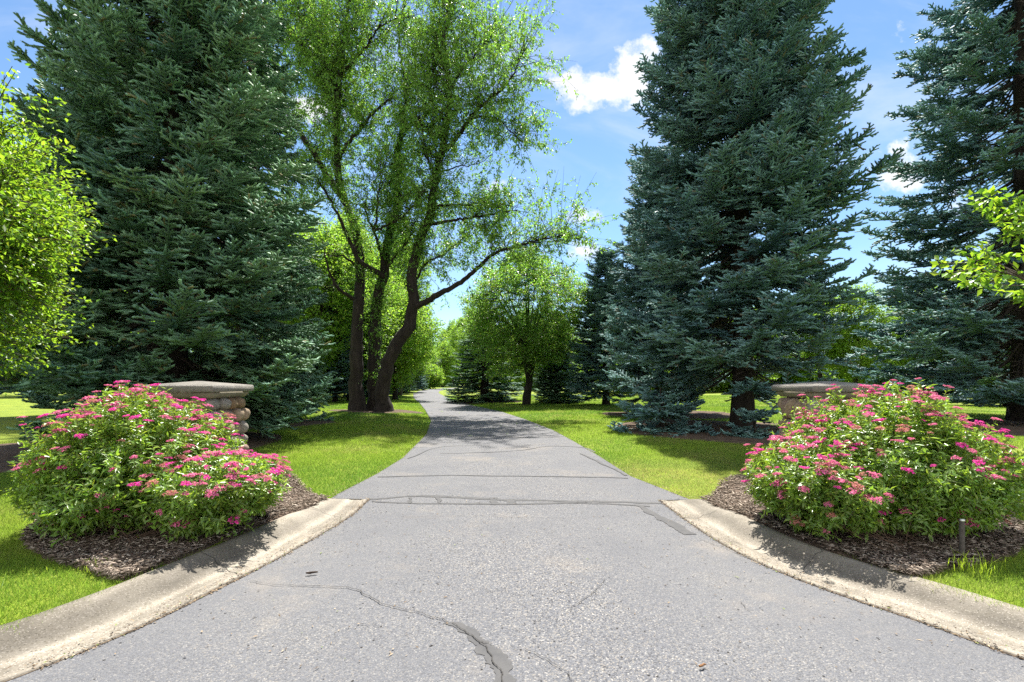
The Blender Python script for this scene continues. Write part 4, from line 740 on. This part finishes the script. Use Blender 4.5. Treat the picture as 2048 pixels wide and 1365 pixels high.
# near tree whose crown enters at the left edge, and the one whose bough enters at the right edge
broadleaf('bright_leafy_tree', 'sunlit yellow-green leafy tree at the left edge of the photo', (-5.66, 4.6, 0.08), 4.6, 2.2, 1.0, 501, ntw=1450, per=19, leaf=0.058, wid=0.03, mat=M_leafnear, tr=0.09, fork=0.8, nl=14, tw=0.74, lump=0.66, shape=0.8, bark=M_barkg, jitter=0.025)
def right_tree():
    rng = np.random.default_rng(502); tx, ty = 7.4, 4.75
    root = empty('leafy_bough_tree', 'broad bright green leaves on a bough reaching in at the right edge', 'tree', (tx, ty, 0.08))
    tb = MB(); tube(tb, smooth_line([(0, 0, -0.2), (0, 0, 0.6), (0.05, 0, 1.5)], 8), np.linspace(0.12, 0.09, 8), 10, rough=0.04, rng=rng); tb.build('trunk', M_barkg, root, True)
    wb = MB(); fo = MB()
    tips = [(1868, 528), (1890, 548), (1930, 560), (1950, 400), (1975, 390), (2005, 398), (2035, 395), (1985, 570), (2030, 560), (2010, 470), (1960, 500), (1945, 520), (2045, 440), (2040, 510), (1995, 440), (2030, 600), (1925, 510), (1975, 545), (2075, 420), (2080, 540)]
    boughs = [smooth_line([(0.03, 0, 1.4), (-0.9, -0.05, 1.7), (-1.9, -0.1, 2.05), (-2.6, -0.15, 2.35)], 20), smooth_line([(0.03, 0, 1.4), (-0.9, 0.1, 2.1), (-1.8, 0.1, 2.6), (-2.4, 0.1, 2.95)], 20)]
    for b in boughs: tube(wb, b, np.linspace(0.05, 0.01, 20), 6)
    LP = np.concatenate([b[8:] for b in boughs]); st = []; dr = []; ln = []
    for k, (x, y) in enumerate(tips):
        e = np.array(P(x, y, 4.6 + rng.uniform(-0.25, 0.3))) - [tx, ty, 0.08]; s = LP[np.argmin(np.sum((LP - e) ** 2, 1) + 0.5 * np.maximum(0, e[0] - LP[:, 0] + 0.2) ** 2)]
        s = LP[np.argmin(np.sum((LP - (e + [0.5, 0, -0.1])) ** 2, 1))]
        pl = smooth_line([s, (s + e) / 2 + [0, 0, 0.06], e], 6); tube(wb, pl, np.linspace(0.008, 0.003, 6), 4); d = norm(e - (s + e) / 2); L = np.linalg.norm(e - s) * 0.6; st.append(e - d * L); dr.append(d); ln.append(L + 0.04)
    n0 = 120; c = rng.normal(0, 1, (n0, 3)); c = norm(c) * rng.uniform(0.3, 1, (n0, 1)) ** 0.5 * [1.5, 1.3, 1.2] + [0.2, 0, 3.2]; d = norm(c - [0, 0, 2]); st += list(c); dr += list(d); ln += [0.4] * n0
    for cc in c: pass
    src = np.tile([[0.03, 0, 1.4]], (n0, 1)); prisms(wb, src, c, 0.016, 0.005)
    twig_leaves(fo, np.array(st), np.array(dr), np.array(ln), 27, 0.088, 0.05, rng, tint_plain, spread=0.55, updown=-0.25, jitter=0.03)
    wb.build('branches', M_barkg, root); fo.build('crown', M_leafnear, root)
right_tree()

# ------------------------------------------------------------------ flowering shrubs
def floret_head(rng, rad, fresh):
    """flat-topped head of tiny five-petalled florets"""
    mb = MB(); ns = rng.integers(5, 9); P0 = []; Nn = []
    for k in range(ns):
        a = k * 2.4; r = rad * 0.72 * math.sqrt((k + 0.3) / ns); c = np.array([r * math.cos(a), r * math.sin(a), rng.uniform(-0.1, 0.12) * rad - 0.35 * r * r / rad]); sr = rad * rng.uniform(0.3, 0.42)
        m = 15; th = np.arccos(1 - rng.uniform(0, 0.85, m)); ph = rng.uniform(0, 6.283, m); d = np.stack([np.sin(th) * np.cos(ph), np.sin(th) * np.sin(ph), np.cos(th)], 1); P0.append(c + d * sr * [1, 1, 0.6]); Nn.append(d)
        prisms(mb, np.array([[0, 0, -rad * 1.1]]), c[None], 0.0012, 0.001, np.array([0.2, 0.3, 0.08]))
    P0 = np.concatenate(P0); Nn = norm(np.concatenate(Nn) + rng.normal(0, 0.2, (len(P0), 3))); n = len(P0)
    U = norm(np.cross(Nn, [0.3, 1, 0.2])); V = np.cross(Nn, U); vs = [P0]; fs = rad * 0.115 * rng.uniform(0.7, 1.25, (n, 1))
    for k in range(5): vs.append(P0 + (U * math.cos(k * 1.2566) + V * math.sin(k * 1.2566)) * fs + Nn * fs * 0.35)
    v = np.stack(vs, 1).reshape(-1, 3); i = np.arange(n)[:, None] * 6; t = np.concatenate([i + [[0, 1 + k, 1 + (k + 1) % 5]] for k in range(5)], 1).reshape(-1, 3)
    a = np.array([0.80, 0.075, 0.40]) if fresh == 0 else np.array([0.76, 0.20, 0.36]) if fresh == 1 else np.array([0.55, 0.22, 0.20])
    col = np.clip(a * rng.uniform(0.7, 1.2, (n, 1)) + rng.normal(0, 0.03, (n, 3)), 0, 1); mb.add(v, t, None, np.repeat(col, 6, 0)); return mb
hr = np.random.default_rng(600)
HEADS = [(floret_head(hr, 0.05, f)) for f in (0, 0, 0, 1, 1, 1, 1, 2)]
HEADM = [h.mesh('flower_cluster', M_flower) for h in HEADS]
def shrub(label, ctr, lobes, seed, nshoot, flower_side):
    rng = np.random.default_rng(seed); g = float(land(*ctr)) + 0.04; root = empty('flowering_shrub', label, 'shrub', (ctr[0], ctr[1], g), 'pink flowering shrubs at the gate pillars')
    C3 = np.array([ctr[0], ctr[1], g]); tips = []; outs = []
    wsum = sum(l[5] for l in lobes)
    for (cx, cy, rx, ry, top, wgt) in lobes:
        n = int(nshoot * wgt / wsum); c0 = np.array([cx, cy, 0.42]); d = norm(rng.normal(0, 1, (n * 2, 3))); d = d[d[:, 2] > -0.8][:n]
        hz = np.where(d[:, 2] > 0, top - g - 0.42, 0.46); r = rng.uniform(0.45, 1.0, len(d)) ** 0.35 * rng.uniform(0.9, 1.07, len(d))
        t = c0 + d * r[:, None] * np.stack([np.full(len(d), rx), np.full(len(d), ry), hz], 1) * np.where(d[:, 2:3] < 0, [[0.88, 0.92, 1.0]], [[1.0, 1.0, 1.0]]) * (1 + 0.10 * np.sin(d[:, :1] * 5 + seed) * np.cos(d[:, 1:2] * 4 + d[:, 2:3] * 5)) - [ctr[0], ctr[1], 0]; tips.append(t); outs.append(norm(d * [1, 1, 0.8] + [0, 0, 0.35]))
    tips = np.concatenate(tips); outs = np.concatenate(outs); n = len(tips); lobes_ = lobes
    # depth below the joint surface: shoots buried inside another lobe carry no flowers
    dep = np.full(n, 9.0)
    for (cx, cy, rx, ry, top, wgt) in lobes_:
        q = (tips + [ctr[0], ctr[1], 0] - [cx, cy, 0.42]) / np.stack([np.full(n, rx), np.full(n, ry), np.where(tips[:, 2] > 0.42, top - g - 0.42, 0.46)], 1); dep = np.minimum(dep, np.linalg.norm(q, axis=1))
    ln = rng.uniform(0.22, 0.42, n); d = norm(outs + rng.normal(0, 0.22, (n, 3)) + [0, 0, 0.3]); st = tips - d * ln[:, None]
    bases = np.stack([rng.normal(0, 0.24, n) + tips[:, 0] * 0.28, rng.normal(0, 0.2, n) + tips[:, 1] * 0.28, np.full(n, -0.03)], 1)
    sb = MB(); mid = bases * 0.45 + st * 0.55 + np.stack([0 * ln, 0 * ln, -0.06 * np.ones(n)], 1) + rng.normal(0, 0.03, (n, 3)); mid[:, 2] = np.maximum(mid[:, 2], 0.03); scol = np.array([0.55, 0.42, 0.35])
    k = rng.uniform(0, 1, n) < 0.5; bc = np.array([0.40, 0.31, 0.26]); prisms(sb, bases[k], mid[k], 0.004, 0.003, bc); prisms(sb, mid[k], st[k], 0.003, 0.002, bc); prisms(sb, st, tips, 0.002, 0.0014, np.array([0.55, 0.6, 0.25])); sb.build('stems', M_twig, root)
    fo = MB()
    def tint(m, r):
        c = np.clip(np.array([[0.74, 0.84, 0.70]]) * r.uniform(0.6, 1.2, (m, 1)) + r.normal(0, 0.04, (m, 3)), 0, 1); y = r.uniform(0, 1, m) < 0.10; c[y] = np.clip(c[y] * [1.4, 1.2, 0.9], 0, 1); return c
    per = 23; i = np.repeat(np.arange(n), per); f = np.tile(np.arange(per) / per, n) * 1.02 + rng.uniform(-0.02, 0.02, n * per); p = st[i] + d[i] * (ln[i] * f)[:, None]
    a = np.tile(np.arange(per) * 2.4, n) + rng.uniform(0, 0.5, n * per); U = norm(np.cross(d, [0.2, 0.4, 1.0])); V = np.cross(d, U); out = U[i] * np.cos(a)[:, None] + V[i] * np.sin(a)[:, None]
    dd = norm(out * 0.95 + d[i] * 0.5 + rng.normal(0, 0.2, (len(i), 3))); nn = norm(d[i] * 0.9 - out * 0.3 + [0, 0, 0.4] + rng.normal(0, 0.25, (len(i), 3)))
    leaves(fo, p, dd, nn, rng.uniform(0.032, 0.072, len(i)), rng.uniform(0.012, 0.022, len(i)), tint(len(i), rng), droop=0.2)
    for side in range(2):                                        # short side shoots
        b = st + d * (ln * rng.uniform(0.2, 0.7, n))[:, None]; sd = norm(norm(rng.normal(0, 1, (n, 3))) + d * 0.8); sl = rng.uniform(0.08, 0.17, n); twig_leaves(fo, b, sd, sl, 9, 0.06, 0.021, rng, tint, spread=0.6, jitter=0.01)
    fo.build('foliage', M_shrub, root)
    # flower heads on the outermost shoots, thickest on top and towards the drive
    h = tips[:, 2]; world = tips + C3; prob = 0.13 + 0.80 * sstep(h, 0.45, 1.05) + 0.5 * sstep(flower_side * tips[:, 0], 0.45, 1.15) * sstep(h, 0.18, 0.5)
    ok = (dep > 0.8) & (rng.uniform(0, 1, n) < prob * 0.92) & (tips[:, 2] > 0.08); ids = np.nonzero(ok)[0]
    size = rng.uniform(0.6, 1.2, n) * np.where(rng.uniform(0, 1, n) < 0.3, 0.7, 1.0)
    facing = (world[:, 1] < ctr[1] + 0.35) | (tips[:, 2] > 0.95); rank = size / np.linalg.norm(world - [0, 0, CH], axis=1) + 0.3 * facing; ids = ids[np.argsort(-rank[ids])]
    rest = MB()
    for c, j in enumerate(ids):
        kind = rng.choice(8); up = norm(d[j] * 0.45 + [0, 0, 0.9] + rng.normal(0, 0.15, 3)); X = norm(np.cross(up, [0.1, 1, 0])); Yv = np.cross(up, X); a = rng.uniform(0, 6.28); X2 = X * math.cos(a) + Yv * math.sin(a); Y2 = np.cross(up, X2); s = size[j]; pos = tips[j] + up * 0.03
        M = np.stack([X2 * s * rng.uniform(0.9, 1.25), Y2 * s, up * s * 0.9], 1)
        if c < 100:
            o = bpy.data.objects.new('flower_cluster', HEADM[kind]); COL.objects.link(o); o.parent = root
            import mathutils
            m4 = mathutils.Matrix([[*M[0], pos[0]], [*M[1], pos[1]], [*M[2], pos[2]], [0, 0, 0, 1]]); o.matrix_local = m4
        else:
            hd = HEADS[kind]; v = np.concatenate(hd.v) @ M.T + pos; rest.add(v, np.concatenate(hd.t) if hd.t else None, np.concatenate(hd.q) if hd.q else None, np.concatenate(hd.c))
    if rest.n: o = rest.build('flower_clusters', M_flower, root); o['kind'] = 'stuff'
    print('flower heads', len(ids))
shrub('mounded shrub with flat pink flower heads left of the driveway', (-3.45, 4.55), [(-3.52, 4.62, 0.84, 0.98, 1.40, 1.0), (-3.70, 4.52, 0.60, 0.75, 1.0, 0.45), (-2.62, 4.38, 0.55, 0.74, 0.80, 0.5)], 701, 2500, 1)
shrub('mounded shrub with flat pink flower heads right of the driveway', (3.5, 4.5), [(3.48, 4.57, 0.94, 0.98, 1.41, 1.0), (3.88, 4.5, 0.62, 0.78, 1.05, 0.5), (2.72, 4.38, 0.58, 0.78, 0.92, 0.5)], 702, 2500, -1)

# ------------------------------------------------------------------ small things
def stake():
    x, y = G(1924, 1142); z = float(land(x, y)); root = empty('metal_stake', 'short rusty metal stake standing in the mulch by the right kerb', 'stake', (x, y, z), rz=0.4)
    mb = MB(); h = 0.30; V = [(-0.016, -0.012), (0.016, -0.012), (0.016, -0.008), (-0.012, -0.008), (-0.012, 0.008), (0.016, 0.008), (0.016, 0.012), (-0.016, 0.012)]
    v = [(a, b, -0.1) for a, b in V] + [(a, b, h) for a, b in V]; mb.add(v, None, [[i, (i + 1) % 8, 8 + (i + 1) % 8, 8 + i] for i in range(8)] + [[8, 9, 10, 11], [8, 11, 12, 15], [12, 13, 14, 15]]); mb.build('shaft', M_steel, root)
    cb = MB(); tube(cb, [(0, 0, h), (0, 0, h + 0.004), (0, 0, h + 0.018), (0, 0, h + 0.022)], [0.014, 0.019, 0.019, 0.012], 10); cb.build('tip', M_steel_top, root, True)
stake()
def tuft(name, label, px, py, n, h, seed, spread=0.06):
    rng = np.random.default_rng(seed); x, y = G(px, py); z = float(land(x, y)) + 0.03; mb = MB()
    for i in range(n):
        a = rng.uniform(0, 6.28); b = np.array([rng.normal(0, spread), rng.normal(0, spread * 0.6), 0]); hh = h * rng.uniform(0.5, 1.2); out = np.array([math.cos(a), math.sin(a), 0]) * hh * rng.uniform(0.2, 0.8); s = np.array([-math.sin(a), math.cos(a), 0]) * 0.003
        q = [b, b + out * 0.3 + [0, 0, hh * 0.6], b + out + [0, 0, hh * rng.uniform(0.6, 1.0)]]; v = []
        for k, p in enumerate(q): v += [p - s * (1 - k * 0.45), p + s * (1 - k * 0.45)]
        mb.add(v, None, [[0, 1, 3, 2], [2, 3, 5, 4]], np.array([0.42, 0.58, 0.04]) * rng.uniform(0.7, 1.15))
    o = mb.build(name, M_grass); o.location = (x, y, z); o['label'] = label; o['category'] = 'weed'
tuft('grass_tuft', 'long grass tuft growing between the metal stake and the right kerb', 1945, 1172, 60, 0.14, 801, 0.09)
tuft('grass_tuft', 'sparse weed sprouting through mulch at the left kerb', 175, 1165, 26, 0.07, 802, 0.07)
def twig(px, py, L, r, ang, mat, name, label, cat):
    rng = np.random.default_rng(px); x, y = G(px, py); mb = MB(); t = np.linspace(-0.5, 0.5, 7)[:, None]; p = np.array([math.cos(ang), math.sin(ang), 0]) * t * L; p[:, 2] = r * 1.1; p[:, :2] += rng.normal(0, 0.003, (7, 2))
    tube(mb, p, r * np.array([0.6, 1, 1.1, 1, 0.9, 0.8, 0.4]), 7, rough=0.12, rng=rng); o = mb.build(name, mat); o.location = (x, y, 0.012); o['label'] = label; o['category'] = cat
twig(624, 1151, 0.085, 0.008, 0.25, M_darktwig, 'twig', 'short dark stick lying on the asphalt at left', 'twig')
twig(1404, 1338, 0.045, 0.006, 0.6, M_dead, 'curled_leaf', 'curled brown leaf lying on the asphalt at lower right', 'leaf')
rr = np.random.default_rng(900)
for k in range(16):                                              # fallen bits scattered under the trees
    px, py = rr.uniform(880, 1080), rr.uniform(822, 875); x, y = G(px, py); mb = MB(); a = rr.uniform(0, 6.28)
    leaves(mb, np.zeros((1, 3)), np.array([[math.cos(a), math.sin(a), 0.15]]), np.array([[0, 0, 1.0]]), 0.12, 0.06, np.array([[0.8, 0.85, 0.8]]) * rr.uniform(0.5, 1), droop=0.05)
    o = mb.build('fallen_leaf', M_leafwood); o.location = (x, y, 0.02); o['label'] = 'green leaf fallen on the shaded stretch of driveway'; o['category'] = 'leaf'; o['group'] = 'fallen leaves on the drive'
